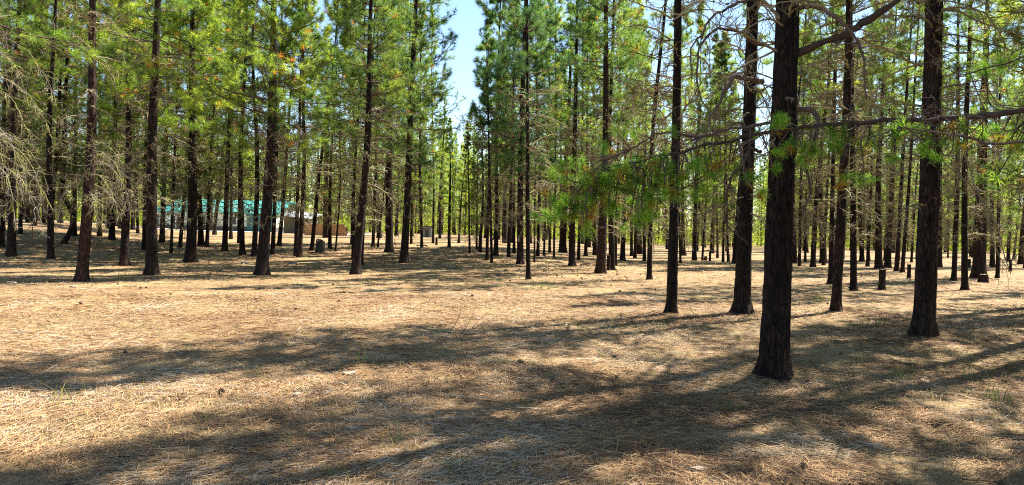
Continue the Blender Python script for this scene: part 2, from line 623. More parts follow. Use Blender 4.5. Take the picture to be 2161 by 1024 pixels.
def crown_geo(rng, axis, H, r, hl, Lm, dens=6.5, nn=22, nw=0.012, nlen=0.17, K=5, g=None, dmat=0, sparse=0.0, orange=0.022, wmin=0.25, barefrac=0.16):
    """living crown: limbs (material 2) and needle tufts (material 1)"""
    g = g or Geo()
    nb = int((H - hl) * dens)
    h = hl + (H - hl) * rng.random(nb) ** 0.92
    h = np.sort(h)
    whorl = np.round(h / 0.5) * 0.5 + rng.normal(0, 0.05, nb)
    h = np.clip(0.5 * h + 0.5 * whorl, hl, H - 0.1)
    t = (h - hl) / (H - hl)
    az = rng.uniform(0, 2 * pi, nb)
    prof = (1 - t) ** 0.72 * (0.72 + 0.28 * sm(t / 0.22)) + 0.07
    L = Lm * prof * rng.uniform(0.55, 1.12, nb)
    base = axis(h)
    e0 = -0.12 + 0.75 * t + rng.normal(0, 0.14, nb)
    e1 = e0 + rng.uniform(0.1, 0.65, nb)
    P, A, E = grow(rng, base, az, e0, e1, L, 7, 0.09, 0.06)
    rad = (0.006 + 0.011 * L)[:, None] * np.linspace(1, 0.3, 7)[None, :]
    g.add(*tubes(P, rad, 3), 2, np.repeat(rng.random(nb), 21))
    p2, a2, e2, l2, r2 = children(rng, P, A, E, L, K, wmin, 1.0, 0.75, 0.36, 4, 0.14, 0.1, 0.45)
    rad2 = np.repeat(0.003 + 0.003 * L, K)[:, None] * np.linspace(1, 0.5, 4)[None, :]
    g.add(*tubes(p2, rad2, 3), 2, 0.5)
    p3, a3, e3, l3, r3 = children(rng, p2, a2, e2, np.maximum(l2, 0.25), 2, 0.35, 1.0, 0.8, 0.6, 3, 0.1, 0.1, 0.4)
    own = np.concatenate([np.arange(nb), r2, r2[r3], r2])
    full = rng.random(nb) > (barefrac + 1.9 * barefrac * (t < .22))
    btone = rng.normal(0, 0.16, nb)
    tips = np.concatenate([P[:, -1], p2[:, -1], p3[:, -1], p2[:, 2]])
    dirs = np.concatenate([P[:, -1] - P[:, -2], p2[:, -1] - p2[:, -2], p3[:, -1] - p3[:, -2], p2[:, 2] - p2[:, 1]])
    g.add(*tubes(p3, np.full(p3.shape[:2], 0.004), 3), 2, 0.5)
    k = (rng.random(len(tips)) > sparse) & (full[own] | (rng.random(len(tips)) < .12))
    tips, dirs, own = tips[k], dirs[k], own[k]
    # clumps: neighbouring tufts share a tone
    tone = fbm(tips[:, 0] * 1.1, tips[:, 1] * 1.1, tips[:, 2] * 1.1, int(rng.integers(1e6)), 2)
    tint = np.clip(0.05 + 0.85 * (tone - 0.1) + btone[own] + rng.normal(0, 0.10, len(tips)), 0, 0.88)
    tint = np.where(rng.random(len(tips)) < orange, rng.uniform(0.93, 1, len(tips)), tint)
    tufts(g, rng, tips, dirs, nn, nlen * rng.uniform(0.8, 1.15, len(tips)), nw, tint)
    return g


def lean_quat(lean_img, rng=None):
    """rotation that gives a trunk the lean seen in the photo (lean_img: px to the right per px up)"""
    lx = lean_img - roll
    ly = 0.0 if rng is None else float(rng.normal(0, 0.008))
    return Vector((0, 0, 1)).rotation_difference(Vector((lx, ly, 1)).normalized())


SUN_AZ = math.atan2(0.78, 0.62)      # to the right of the view direction
SUN_EL = math.radians(54)

# ------------------------------------------------------------------ ground
def build_ground():
    n = 300
    u = np.linspace(-1, 1, n)
    k = 7.0
    ax = np.sinh(u * k) / math.sinh(k) * 900
    X, Y = np.meshgrid(ax, ax + 6, indexing='ij')
    Z = gz(X, Y)
    idx = np.arange(n * n).reshape(n, n)
    q = np.stack([idx[:-1, :-1], idx[1:, :-1], idx[1:, 1:], idx[:-1, 1:]], axis=-1).reshape(-1, 4)
    g = Geo()
    g.add(np.stack([X, Y, Z], axis=-1).reshape(-1, 3), q)
    o = link('ground', g.mesh('ground', [GROUND], True))
    tag(o, 'forest floor of tan pine needle litter under the pines', None, None, 'structure')


build_ground()


def litter():
    rng = np.random.default_rng(11)
    n = 430000
    r = np.concatenate([rng.uniform(3.2, 8.5, 180000), rng.uniform(8.5, 18, 150000), 16 + 24 * rng.random(n - 330000) ** 1.3])
    a = rng.uniform(-0.80, 0.80, n)
    x, y = r * np.sin(a), r * np.cos(a)
    # heaps: thinner in some places
    dn = fbm(x * 1.4, y * 1.4, 0, 21, 3)
    keep = rng.random(n) < np.clip(0.25 + 2.2 * (dn - 0.25), 0.15, 1)
    x, y, r = x[keep], y[keep], r[keep]
    n = len(x)
    flow = (fbm(x * 0.5, y * 0.5, 1, 31, 2) - 0.4) * 6 + rng.normal(0, 0.75, n)
    ln = rng.uniform(0.07, 0.19, n)
    w = rng.uniform(0.0020, 0.0038, n) * (1 + 0.10 * np.maximum(r - 6, 0))
    cur = rng.normal(0, 0.30, n)
    z0 = gz(x, y) + rng.random(n) ** 2 * 0.030 + 0.003
    tilt = rng.normal(0, 0.11, n)
    pts = []
    for s in (-0.5, 0.0, 0.5):
        th = flow + cur * s
        px = x + np.cos(th) * ln * s
        py = y + np.sin(th) * ln * s
        pz = z0 + tilt * ln * s + 0.008 * (1 - 4 * s * s) * rng.random(n)
        pts.append(np.stack([px, py, pz], axis=-1))
    sd = np.stack([-np.sin(flow), np.cos(flow), rng.normal(0, 0.5, n)], axis=-1) * (w / 2)[:, None]
    X = np.stack([pts[0] - sd, pts[0] + sd, pts[1] + sd, pts[1] - sd, pts[2] + sd * .6, pts[2] - sd * .6], axis=1).reshape(-1, 3)
    i = np.arange(n)[:, None] * 6
    cl = fbm(x * 0.9, y * 0.9, 2, 41, 2)
    tint = np.clip(rng.beta(1.6, 1.5, n) * 0.8 + (cl - 0.38) * 0.9 + 0.06, 0, 1)
    g = Geo()
    g.add(X, i + np.array([0, 1, 2, 3]), 0, np.repeat(tint, 6))
    g.f.append((i + np.array([3, 2, 4, 5]), 0))
    m = 1500
    r = rng.uniform(3.4, 20, m) ** 1.0
    a = rng.uniform(-.8, .8, m)
    b = np.stack([r * np.sin(a), r * np.cos(a), np.zeros(m)], axis=-1)
    b[:, 2] = gz(b[:, 0], b[:, 1]) + .012
    P, A_, E_ = grow(rng, b, rng.uniform(0, 2 * pi, m), rng.normal(.02, .08, m), rng.normal(0, .1, m), rng.uniform(.06, .32, m) * rng.uniform(.6, 1.3, m), 5, .25, .06)
    g.add(*tubes(P, (rng.uniform(.0018, .0058, m))[:, None] * np.linspace(1, .6, 5)[None], 4), 0, np.repeat(rng.choice([0.02, .1, .16, .85], m), 20))
    m = 1300
    r = rng.uniform(3.4, 16, m)
    a = rng.uniform(-.8, .8, m)
    c = np.stack([r * np.sin(a), r * np.cos(a), np.zeros(m)], axis=-1)
    c[:, 2] = gz(c[:, 0], c[:, 1]) + .022
    sz = rng.uniform(.006, .022, m)[:, None, None]
    q = np.array([[-1, -.6, 0], [.9, -.7, .3], [1, .6, .1], [-.8, .7, .35]])[None] * sz * rng.uniform(.6, 1.2, (m, 4, 1))
    th = rng.uniform(0, 2 * pi, m)
    q = np.stack([q[..., 0] * np.cos(th)[:, None] - q[..., 1] * np.sin(th)[:, None], q[..., 0] * np.sin(th)[:, None] + q[..., 1] * np.cos(th)[:, None], q[..., 2]], axis=-1)
    g.add((c[:, None] + q).reshape(-1, 3), np.arange(m * 4).reshape(-1, 4), 0, np.repeat(rng.choice([.03, .12, .2, .5], m), 4))
    o = link('needle_litter', g.mesh('needle_litter', [LITTER]))
    tag(o, 'loose fallen pine needles strewn over the forest floor', 'needle litter', None, 'stuff')


litter()


def blades(g, rng, c, n, h, spread, w, tint, wilt=0.6):
    az = rng.uniform(0, 2 * pi, n)
    b = np.stack([c[0] + rng.normal(0, spread, n), c[1] + rng.normal(0, spread, n), np.zeros(n)], axis=-1)
    b[:, 2] = gz(b[:, 0], b[:, 1]) - 0.01
    L = h * rng.uniform(0.5, 1.1, n)
    P, A, E = grow(rng, b, az, rng.uniform(0.9, 1.5, n), rng.uniform(0.9, 1.5, n) - wilt * rng.random(n) * 1.6, L, 5, 0.05, 0.05)
    sd = np.stack([-np.sin(az), np.cos(az), 0 * az], axis=-1)[:, None, :] * (w * 0.5) * np.array([1, .9, .7, .45, .1])[None, :, None]
    X = np.stack([P - sd, P + sd], axis=2).reshape(-1, 3)
    i = np.arange(n)[:, None, None] * 10 + np.arange(4)[None, :, None] * 2
    q = (i + np.array([0, 1, 3, 2])).reshape(-1, 4)
    t = np.clip(tint + rng.normal(0, 0.12, n), 0, 1)
    g.add(X, q, 0, np.repeat(t, 10))


def grass():
    rng = np.random.default_rng(12)
    g = Geo()
    spots = [(260, 590, .45, .45, 12), (1140, 610, .3, .3, 25), (1075, 945, .10, .05, 14), (925, 980, .14, .2, 8), (700, 1005, .12, .25, 40), (2040, 800, .4, .15, 10),
             (1800, 690, .25, .1, 16), (1840, 690, .3, .1, 12), (1555, 720, .3, .5, 6), (1100, 860, .12, .3, 10), (550, 800, .32, .6, 5), (135, 860, .42, .6, 5), (770, 770, .25, .3, 8),
             (840, 950, .25, .4, 14), (405, 740, .22, .35, 8), (150, 860, .25, .25, 8), (1225, 700, .2, .2, 10), (1545, 870, .12, .05, 25), (2120, 850, .25, .15, 20), (1390, 690, .2, .2, 8),
             (1030, 1000, .15, .2, 10), (450, 900, .2, .45, 8), (1900, 800, .25, .3, 14), (2080, 840, .2, .2, 18), (1730, 640, .4, .2, 14), (960, 1000, .2, .2, 9), (330, 870, .15, .15, 8), (640, 830, .18, .3, 7)]
    for px, py, h, t, n in spots:
        c = ground_at(px, py)
        blades(g, rng, c, n, h, 0.05 + 0.004 * c[1], 0.0022 + 0.0006 * c[1], t)
    # scattered wisps, thicker in the strip of straw half way to the trees
    for k in range(1500):
        px, py = rng.uniform(-40, 2200), 500 + 500 * rng.random() ** 2.2
        if py < HOR + (px - CX) * roll + 45:
            continue
        c = ground_at(px, py)
        nz = fbm(c[0] * .35, c[1] * .35, 4, 77, 2)
        if rng.random() > (nz - 0.15) * 2.0:
            continue
        blades(g, rng, c, int(rng.integers(2, 6)), rng.uniform(.05, .17) + .003 * c[1], 0.04 + .008 * c[1], 0.002 + 0.0005 * c[1], rng.choice([.2, .55, .8, .95]), 0.9)
    for k in range(170):
        px, py = rng.uniform(380, 1200), rng.normal(590, 14)
        c = ground_at(px, py)
        blades(g, rng, c, 4, .16, .2, 0.006, rng.choice([.35, .7, .9]), 0.9)
    o = link('grass', g.mesh('grass', [GRASSM]))
    tag(o, 'sparse dry grass blades rising through the needle litter', 'grass', None, 'stuff')


grass()

# ------------------------------------------------------------------ the pines
TREES = [
    # base px, base py, width px, lean, label, options
    (23, 541, 20, .055, 'dark leaning pine with broad foot, standing behind the lichen-twigged pine', dict(hl=6.5)),
    (107, 546, 15, .040, 'slim pine leaning beside a crook-footed pine', dict(hl=5.5, yel=1)),
    (172, 594, 28, .047, 'reddish-barked pine with a spray of pale dead twigs at head height', dict(hl=8.2, yel=1)),
    (262, 561, 19, .028, 'dark pine between the red-barked pine and the thick straight pine', dict(hl=6, yel=1)),
    (320, 580, 27, .026, 'thick straight dark pine in front of the near end of the teal-roofed building', dict(hl=6.9, yel=1)),
    (402, 553, 24, .026, 'stout pine hiding the middle of the teal roof, dense foliage low on it', dict(hl=6.0, yel=1)),
    (474, 530, 13, .043, 'slender dark pine before the pale wall of the building', dict(hl=6.0, yel=1)),
    (511, 538, 13, .030, 'slender pine with flared foot, paired with one before the teal door', dict(hl=7, )),
    (536, 541, 13, .017, 'slender straight pine just beside the thick pine before the teal door', dict(hl=7.0)),
    (552, 580, 29, .048, 'thick furrowed pine with bright foliage bunches, before the teal door', dict(hl=5.3, yel=1)),
    (575, 537, 11, .05, 'dark slim pine just behind the thick pine before the teal door', dict(hl=6)),
    (589, 519, 10, .09, 'leaning pinkish-barked pine between the teal door and the firewood', dict(hl=6)),
    (624, 540, 10, .03, 'darker trunk of the close pair of pines beside the firewood', dict(hl=6)),
    (632, 543, 12, .025, 'sunlit reddish trunk of the close pair of pines beside the firewood', dict(hl=5.5, bare=1.5)),
    (658, 529, 10, .11, 'leaning reddish pine right behind the tall jagged stump', dict(hl=6)),
    (696, 525, 9, .04, 'sunlit slim pine in front of the firewood stack', dict(hl=6)),
    (708, 531, 4, .05, 'pole-thin dark young pine in front of the firewood stack', dict(hl=4, H=10)),
    (745, 549, 9, .04, 'thin dark pine close behind the twin-shadowed slanting pine', dict(hl=6)),
    (750, 579, 21, .060, 'slanting dark pine with full crown, beyond the jagged stump', dict(hl=4.9)),
    (763, 560, 8, .045, 'thin pine tucked behind the slanting full-crowned pine', dict(hl=6)),
    (797, 522, 5, .09, 'whip-thin leaning pine in the sunlit clearing past the firewood', dict(hl=5, H=12)),
    (787, 521, 8, .03, 'slim reddish pine in the sunlit clearing past the firewood', dict(hl=6)),
    (821, 532, 19, .025, 'dark straight pine behind the leaning pine that edges the sky gap', dict(hl=5.3, blue=.4)),
    (852, 555, 19, .058, 'leaning pine whose upswept crown edges the gap of sky', dict(hl=5.0, Lm=2.25, blue=.35, H=17)),
    (1028, 549, 8, .0, 'thin dark pine beside the reddish sapling near the lane', dict(hl=6, blue=.6, Lm=.65, H=11)),
    (1038, 555, 7, -.014, 'very slender reddish pine along the open lane', dict(hl=5.0, blue=.6, H=13, Lm=.9)),
    (1046, 540, 11, .03, 'black-footed pine between the reddish sapling and the blue-green pine', dict(hl=6)),
    (1073, 543, 9, .04, 'dark slim pine behind the full blue-green pine', dict(hl=6)),
    (1098, 558, 17, .020, 'full blue-green pine bordering the sky gap across from the leaning pine', dict(hl=4.6, blue=1, Lm=2.3, H=17)),
    (1115, 590, 11, .0, 'thin grey sapling trunk standing before the full blue-green pine', dict(hl=5.2, H=13, blue=.8)),
    (1128, 554, 5, .0, 'stick-thin dark pine just past the grey sapling trunk', dict(hl=5, H=11)),
    (1148, 540, 6, .02, 'thin dark pine deep between the grey sapling and the spiky-limbed pine', dict(hl=6)),
    (1207, 562, 16, .008, 'tall pine with sparse upright limbs against the sky', dict(hl=5.5, blue=.6, sparse=.45)),
    (1221, 549, 8, .01, 'slim pine half hidden behind the sparse upright-limbed pine', dict(hl=6)),
    (1236, 541, 9, .01, 'dark pine seen between the sparse pine and the ridged reddish pine', dict(hl=6)),
    (1268, 577, 22, .017, 'ridged reddish pine with flared foot, pine cones strewn at its base', dict(hl=6.5, blue=.3)),
    (1291, 570, 15, .02, 'pine standing behind the tall cut stump beside the ridged reddish pine', dict(hl=6)),
    (1299, 561, 7, .02, 'thin pine squeezed behind the cut stump and its pine', dict(hl=6)),
    (1314, 550, 12, .01, 'mid-sized pine in the gap before the yellow-green thicket', dict(hl=6)),
    (1340, 546, 8, .01, 'slim pine in front of the sunlit far clearing, twiggy at eye height', dict(hl=6)),
    (1370, 590, 13, .04, 'slim dark pine bristling with short dead twigs', dict(hl=6.0, bare=1.6)),
    (1417, 661, 26, .004, 'very straight black-barked pine rising through the tips of the green bough', dict(hl=8.2, H=16, Lm=2.1)),
    (1436, 556, 6, .0, 'thin far pine beside the straight black-barked pine', dict(hl=6)),
    (1465, 550, 11, .02, 'grey-trunked pine alone in the sunlit opening', dict(hl=6.5)),
    (1514, 545, 6, .01, 'thin pine at the rim of the sunlit opening', dict(hl=6)),
    (1549, 557, 10, .05, 'slim dark pine just outside the flare-footed pine', dict(hl=6)),
    (1566, 661, 38, .018, 'flare-footed dark pine close behind the thickest trunk', dict(hl=8.2, Lm=2.4, H=17)),
    (1633, 793, 70, .015, 'thickest pine, near-black furrowed trunk with crooked bare limbs', dict(hl=8.6, H=17, Lm=2.6, main=1)),
    (1664, 564, 9, .07, 'slanting slim pine just past the thickest trunk', dict(hl=6)),
    (1687, 562, 7, .02, 'first thin trunk of a cluster past the thickest pine', dict(hl=6)),
    (1699, 553, 6, .02, 'second, paler thin trunk of the cluster past the thickest pine', dict(hl=6)),
    (1715, 564, 12, .07, 'leaning pine behind a rust-coloured dead needle tuft', dict(hl=6)),
    (1738, 560, 8, .03, 'slim upright pine between the leaning pine and the slant-footed pine', dict(hl=6)),
    (1752, 600, 12, .03, 'pine nearly hidden behind the slant-footed pine', dict(hl=6.5)),
    (1764, 656, 23, .03, 'slant-footed pine with a brush of orange needles on its bark', dict(hl=7.2, Lm=2.0)),
    (1801, 614, 16, .0, 'pine with a kinked trunk wrapped in grey twigs, before the cut stump', dict(hl=6.5, bare=1.5)),
    (1831, 563, 8, .01, 'slim pine beyond the kinked twig-wrapped pine', dict(hl=6)),
    (1854, 567, 16, .02, 'broad pine directly behind the tall cut stump', dict(hl=6.3)),
    (1873, 565, 14, .02, 'broad straight pine just beyond the tall cut stump', dict(hl=6.3)),
    (1892, 573, 11, .06, 'first of two slim pines leaning together near the small post-like stump', dict(hl=6)),
    (1904, 575, 9, .055, 'second, thinner of two slim pines leaning together near the small post-like stump', dict(hl=6)),
    (1948, 707, 50, .020, 'big rough-barked pine with patches of orange bark low down', dict(hl=7.6, H=17, Lm=2.7)),
    (1983, 565, 10, .01, 'slim far pine just past the orange-patched pine', dict(hl=6)),
    (2013, 593, 12, .02, 'slim pine with a bright gap of light beside it', dict(hl=6.2)),
    (2036, 612, 15, .0, 'straight mid-sized pine before the broad low-forked pine', dict(hl=6.5)),
    (2066, 587, 28, .02, 'broad-trunked pine with a low cut stump at its foot', dict(hl=6.0)),
    (2095, 565, 9, .02, 'slim pine seen past the broad-trunked pine', dict(hl=6)),
    (2105, 587, 9, .01, 'slim pine hung with pale curled dead twigs', dict(hl=6)),
    (2154, 558, 12, .02, 'hazy pine in the light at the rim of the stand', dict(hl=6)),
    # further back
    (5, 487, 10, .03, 'pine in the dim row far behind the rusty stake', None), (43, 493, 9, .03, 'pine close behind the dark leaning broad-footed pine', None),
    (60, 469, 12, .02, 'first pine of three behind the stake and string', None), (73, 475, 9, .02, 'second and thinnest pine of three behind the stake and string', None), (93, 471, 10, .02, 'third pine of three behind the stake and string', None),
    (104, 516, 10, .06, 'dark pine leaning close behind the slim leaning pine', None), (133, 514, 13, .0, 'crook-footed pine whose base sweeps sideways like a J', dict(kink=1)),
    (157, 498, 10, .0, 'pine behind the crook-footed pine', None), (210, 499, 10, .01, 'pine seen beneath the spray of pale dead twigs', None), (236, 506, 13, .03, 'pine with wide foot behind the twig spray', None),
    (280, 485, 10, .02, 'pine far behind the dark pine by the twig spray', None), (291, 493, 6, -.03, 'thin pine leaning away near the end of the teal roof', None), (304, 527, 9, .02, 'slim pine peeking past the thick straight pine', None),
    (342, 512, 12, .02, 'pine standing in the shade of the thick straight pine', None), (361, 535, 7, .05, 'skinny curved pine in front of the building window', None), (380, 523, 9, .08, 'slim leaning pine with a pale splintered foot', None),
    (424, 518, 14, .02, 'pine tight behind the stout pine before the teal roof', None), (436, 522, 9, .085, 'reddish slim pine leaning in front of the pale wall', None), (446, 488, 6, .02, 'thin pine standing close to the pale wall', None),
    (452, 496, 9, .09, 'leaning pine near the gravel road by the pale wall', None), (487, 505, 8, .03, 'slim pine with a white-scarred foot by the gravel road', None), (504, 514, 8, .04, 'slim pine near the two slender pines before the teal door', None),
    (742, 515, 6, .02, 'thin pine by the end of the firewood stack', None), (868, 515, 6, .0, 'thin pine behind the leaning pine that edges the sky gap', None), (890, 522, 7, .0, 'slim dark pine near the fallen branches by the lane', None),
    (914, 514, 6, .0, 'slim pine beside the short stump along the lane', None), (928, 504, 7, .05, 'pine leaning over the lane beyond the short stump', None), (948, 522, 8, .0, 'dark slim pine standing in the middle of the open lane', None),
    (968, 513, 6, .1, 'leaning thin pine past the pine in the lane', None), (991, 535, 6, -.01, 'thin pine with bare pole beside the lane', None), (1006, 527, 6, .0, 'thin pine deeper behind the bare-poled pine', None), (1013, 532, 9, .0, 'dark pine beside the lane before the reddish slender pine', None),
    (1085, 534, 7, .0, 'slim pine behind the blue-green pine and its neighbour', None), (1135, 541, 8, .0, 'pine in the shade past the stick-thin pine', None), (1160, 534, 7, .0, 'pine deep in the stand before a patch of bright green', None), (1169, 547, 5, .0, 'thin dead pole of a pine before a patch of bright green', dict(dead=1)),
    (1186, 527, 7, .0, 'pine against the patch of bright green far off', None), (1333, 541, 8, .0, 'pine beside the twiggy slim pine at the far clearing', None), (1360, 552, 8, .0, 'pine close to the bristling dark pine', None),
    (1482, 550, 5, .05, 'thin pine beside the low stumps in the sunlit opening', None), (1526, 553, 6, .0, 'thin pine between the rim of the opening and the flare-footed pine', None), (1537, 553, 6, -.03, 'thin pine leaning away near the flare-footed pine', None),
]

NAT = {}
near_ct = 0
ALLPOS = []


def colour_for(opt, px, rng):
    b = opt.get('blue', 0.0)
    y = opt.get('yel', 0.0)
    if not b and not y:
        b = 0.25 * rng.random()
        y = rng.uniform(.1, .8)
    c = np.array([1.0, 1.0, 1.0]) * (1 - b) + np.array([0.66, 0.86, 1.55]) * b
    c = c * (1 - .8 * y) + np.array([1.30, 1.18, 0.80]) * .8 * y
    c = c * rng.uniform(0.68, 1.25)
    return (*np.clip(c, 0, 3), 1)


# ---- shared crowns for the trees further back
PROTO = []


def make_protos():
    rng = np.random.default_rng(5)
    for k in range(7):
        H = 18.0
        ax = axis_curve(rng, H, 0.05)
        hl = [3.4, 4.4, 2.8, 5.0, 4.0, 2.6, 4.4][k]
        tg = trunk_geo(rng, H, 0.17, ax, 10, 26, 0.05)
        tm = tg.mesh('pine_trunk', [BARK], True)
        g = Geo()
        dl = dead_limbs(rng, ax, H, .17, 1.2, hl + 2.0, 84, 1.8, 8, 3, False, 1.35)[0]
        g.v, g.f, g.t, g.n = dl.v, dl.f, dl.t, dl.n
        crown_geo(rng, ax, H, 0.17, hl, [1.8, 2.1, 2.0, 1.8, 2.2, 2.1, 1.7][k], 9, 16, 0.022, 0.25, 6, g)
        cm = g.mesh('pine_crown', [DEAD, NEED, LIMB])
        PROTO.append((tm, cm, H))


make_protos()


def bark_tone(rng):
    v = rng.uniform(.5, 1.0)
    return (v * rng.uniform(.95, 1.12), v, v * rng.uniform(.9, 1.05), 1)


def lane_top(px, d, H, rng):
    """the pines that stand in the lane are young: their tops stay below the gap of sky"""
    e = abs(px - 980)
    if e < 62:
        return min(H, max(4.5, (238 + rng.uniform(-40, 15) + 2.0 * max(0, e - 25)) / F * d + 0.9))
    return H


def lane_width(px, d):
    """crowns beside the lane are narrow"""
    e = abs(px - 980)
    if e < 200:
        return float(np.clip((e - 30) / F * d / 2.2, 0.4, 1.15))
    return 1.15


def far_tree(pos, rad, H, quat, label, group, rng, opt=None, flip=None, wid=1.15):
    tm, cm, H0 = PROTO[int(rng.integers(len(PROTO)))]
    root = empty('pine_tree', pos, quat)
    tag(root, label, 'pine tree', group)
    a = rng.uniform(0, 2 * pi)
    kh = H / H0
    t = link('trunk', tm, root)
    t.scale = (rad / 0.17, rad / 0.17, kh)
    t.rotation_euler = (0, 0, a)
    t.color = bark_tone(rng)
    if opt and opt.get('dead'):
        return root
    c = link('crown', cm, root)
    kc = min(wid, rng.uniform(0.72, 1.05))
    c.scale = (kc, kc, kh)
    c.rotation_euler = (0, 0, a)
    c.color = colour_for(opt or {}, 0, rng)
    return root


def hero_tree(k, px, py, w, lean, label, opt, pos, rad):
    rng = np.random.default_rng(100 + k)
    d = pos[1]
    H = opt.get('H', rng.uniform(14.5, 16.5) if px > 760 else rng.uniform(11.8, 13.6))
    near = d < 20
    ax = axis_curve(rng, H, 0.035)
    q = lean_quat(lean, rng)
    root = empty('pine_tree', pos, q)
    tag(root, label, 'pine tree', 'pines standing among the litter')
    if opt.get('main'):
        sides, rings, zf = 150, 420, 4.6
    elif near:
        sides, rings, zf = 56, 220, 7.5
    else:
        sides, rings, zf = 20, 70, None
    tg = trunk_geo(rng, H, rad, ax, sides, rings, 0.10 if near else .08, .30 if opt.get('main') else .35, zf)
    tk = link('trunk', tg.mesh('pine_trunk', [BARK], True), root)
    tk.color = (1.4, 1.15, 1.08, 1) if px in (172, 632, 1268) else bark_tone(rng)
    if opt.get('main'):
        tk.color = (.62, .58, .58, 1)
    hl = opt['hl'] - (1.1 if 20 < d and px < 700 else 0.3)
    Lm = min(opt.get('Lm', rng.uniform(1.7, 2.15)), lane_width(px, d) * 2.2 + (0.25 if px in (852, 1098) else 0) if abs(px - 980) < 200 else 9)
    bare = opt.get('bare', 1.0)
    g = Geo()
    nb = int(8.5 * (hl + 1.0 - 1.6) * bare)
    if near:
        for lg in dead_limbs(rng, ax, H, rad, 2.3 if opt.get('main') else 1.7, hl + 1.5, min(int(nb * 1.5), 88), 2.0, 10, 3, True):
            link('branch', lg.mesh('dead_branch', [DEAD]), root)
    else:
        dl = dead_limbs(rng, ax, H, rad, 1.5, hl + 1.2, int(nb * 1.7), 1.8, 9, 3, False, 1.35)[0]
        g.v, g.f, g.t, g.n = dl.v, dl.f, dl.t, dl.n
    fu = px in (320, 402, 552, 750, 852, 1098, 262, 1268)
    crown_geo(rng, ax, H, rad, hl - (.6 if fu else 0), Lm * (1.08 if fu else 1), 14 if fu else 10 if near else 8, 26 if d < 26 else 20, 0.012 if d < 26 else 0.018, 0.23, 6, g, sparse=opt.get('sparse', 0.0), barefrac=.06 if fu else .16)
    c = link('crown', g.mesh('pine_crown', [DEAD, NEED, LIMB]), root)
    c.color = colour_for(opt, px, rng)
    return root, ax, H


HERO = {}
for k, (px, py, w, lean, label, opt) in enumerate(TREES):
    pos = ground_at(px, py)
    rad = w / F * pos[1] * 0.5 * (0.85 if w > 60 else 0.92)
    rad = float(np.clip(rad, 0.05, 0.36))
    ALLPOS.append(pos[:2])
    rng = np.random.default_rng(900 + k)
    if opt is not None and 'hl' in opt and pos[1] < 42:
        HERO[px] = hero_tree(k, px, py, w, lean, label, opt, pos, rad)
    else:
        o = opt or {}
        H = o.get('H', rng.uniform(13, 16))
        H = lane_top(px, pos[1], H, rng)
        root = far_tree(pos, rad, H, lean_quat(lean, rng), label, 'pines standing among the litter', rng, o, wid=lane_width(px, pos[1]))
        if o.get('kink'):
            tr = [c for c in root.children if c.name.startswith('trunk')][0]
            r2 = np.random.default_rng(3)
            tg = trunk_geo(r2, H, rad, axis_curve(r2, H, .03), 16, 60, .06, .3, None,
                           lambda z: np.stack([0.75 * np.sin(np.clip(z, 0, 1.9) / 1.9 * pi) ** 1 * 0.55 - 0.0 * z, 0 * z, 0 * z], axis=-1))
            tr.data = tg.mesh('pine_trunk', [BARK], True)
            tr.scale = (1, 1, 1)
            tr.rotation_euler = (0, 0, 0)
print('hero trees', len(HERO))

# ---- trees out to the sides that shade the ground
SIDE = [(8.5, 9.0, .17, 12.5), (10.2, 7.4, .17, 13), (7.7, 5.0, .16, 12), (6.2, 2.2, .16, 12), (10.8, 10.0, .2, 14), (11.8, 15.6, .2, 15), (13.6, 18.4, .2, 16), (7.4, 3.6, .17, 12), (12.5, 10.5, .2, 15), (16.5, 12.0, .2, 18), (19.5, 19.0, .22, 18), (24, 16, .2, 18), (27, 24, .2, 19), (22, 27.5, .2, 18), (9.2, 2.5, .2, 15), (14.5, 4.5, .19, 16),
        (-14.5, 14.0, .18, 16), (-22.5, 22, .2, 18), (-19, 27, .18, 18), (33, 30, .2, 18)]
for k, (x, y, r_, H) in enumerate(SIDE):
    rng = np.random.default_rng(400 + k)
    o = far_tree((x, y, float(gz(x, y))), r_, H, lean_quat(roll, rng), 'pine at the side of the clearing whose crown shades the litter', 'pines round the clearing', rng)
    ALLPOS.append(np.array([x, y]))

for k, (x, y, H) in enumerate(((8.7, 11.0, 17), (10.4, 13.2, 18), (12.2, 16.6, 17))):
    rng = np.random.default_rng(430 + k)
    root = empty('pine_tree', (x, y, float(gz(x, y))), lean_quat(roll, rng))
    tag(root, 'pine at the side of the clearing whose crown shades the litter', 'pine tree', 'pines round the clearing')
    ax = axis_curve(rng, H, 0.03)
    link('trunk', trunk_geo(rng, H, .19, ax, 24, 90, .08).mesh('pine_trunk', [BARK], True), root)
    g = dead_limbs(rng, ax, H, .19, 1.8, 6.5, 40, 1.8, 9, 3, False)[0]
    crown_geo(rng, ax, H, .19, 5.6, 2.2, 10, 24, 0.0095, 0.21, 6, g, barefrac=.12)
    c = link('crown', g.mesh('pine_crown', [DEAD, NEED, LIMB]), root)
    c.color = colour_for({}, 0, rng)
    ALLPOS.append(np.array([x, y]))

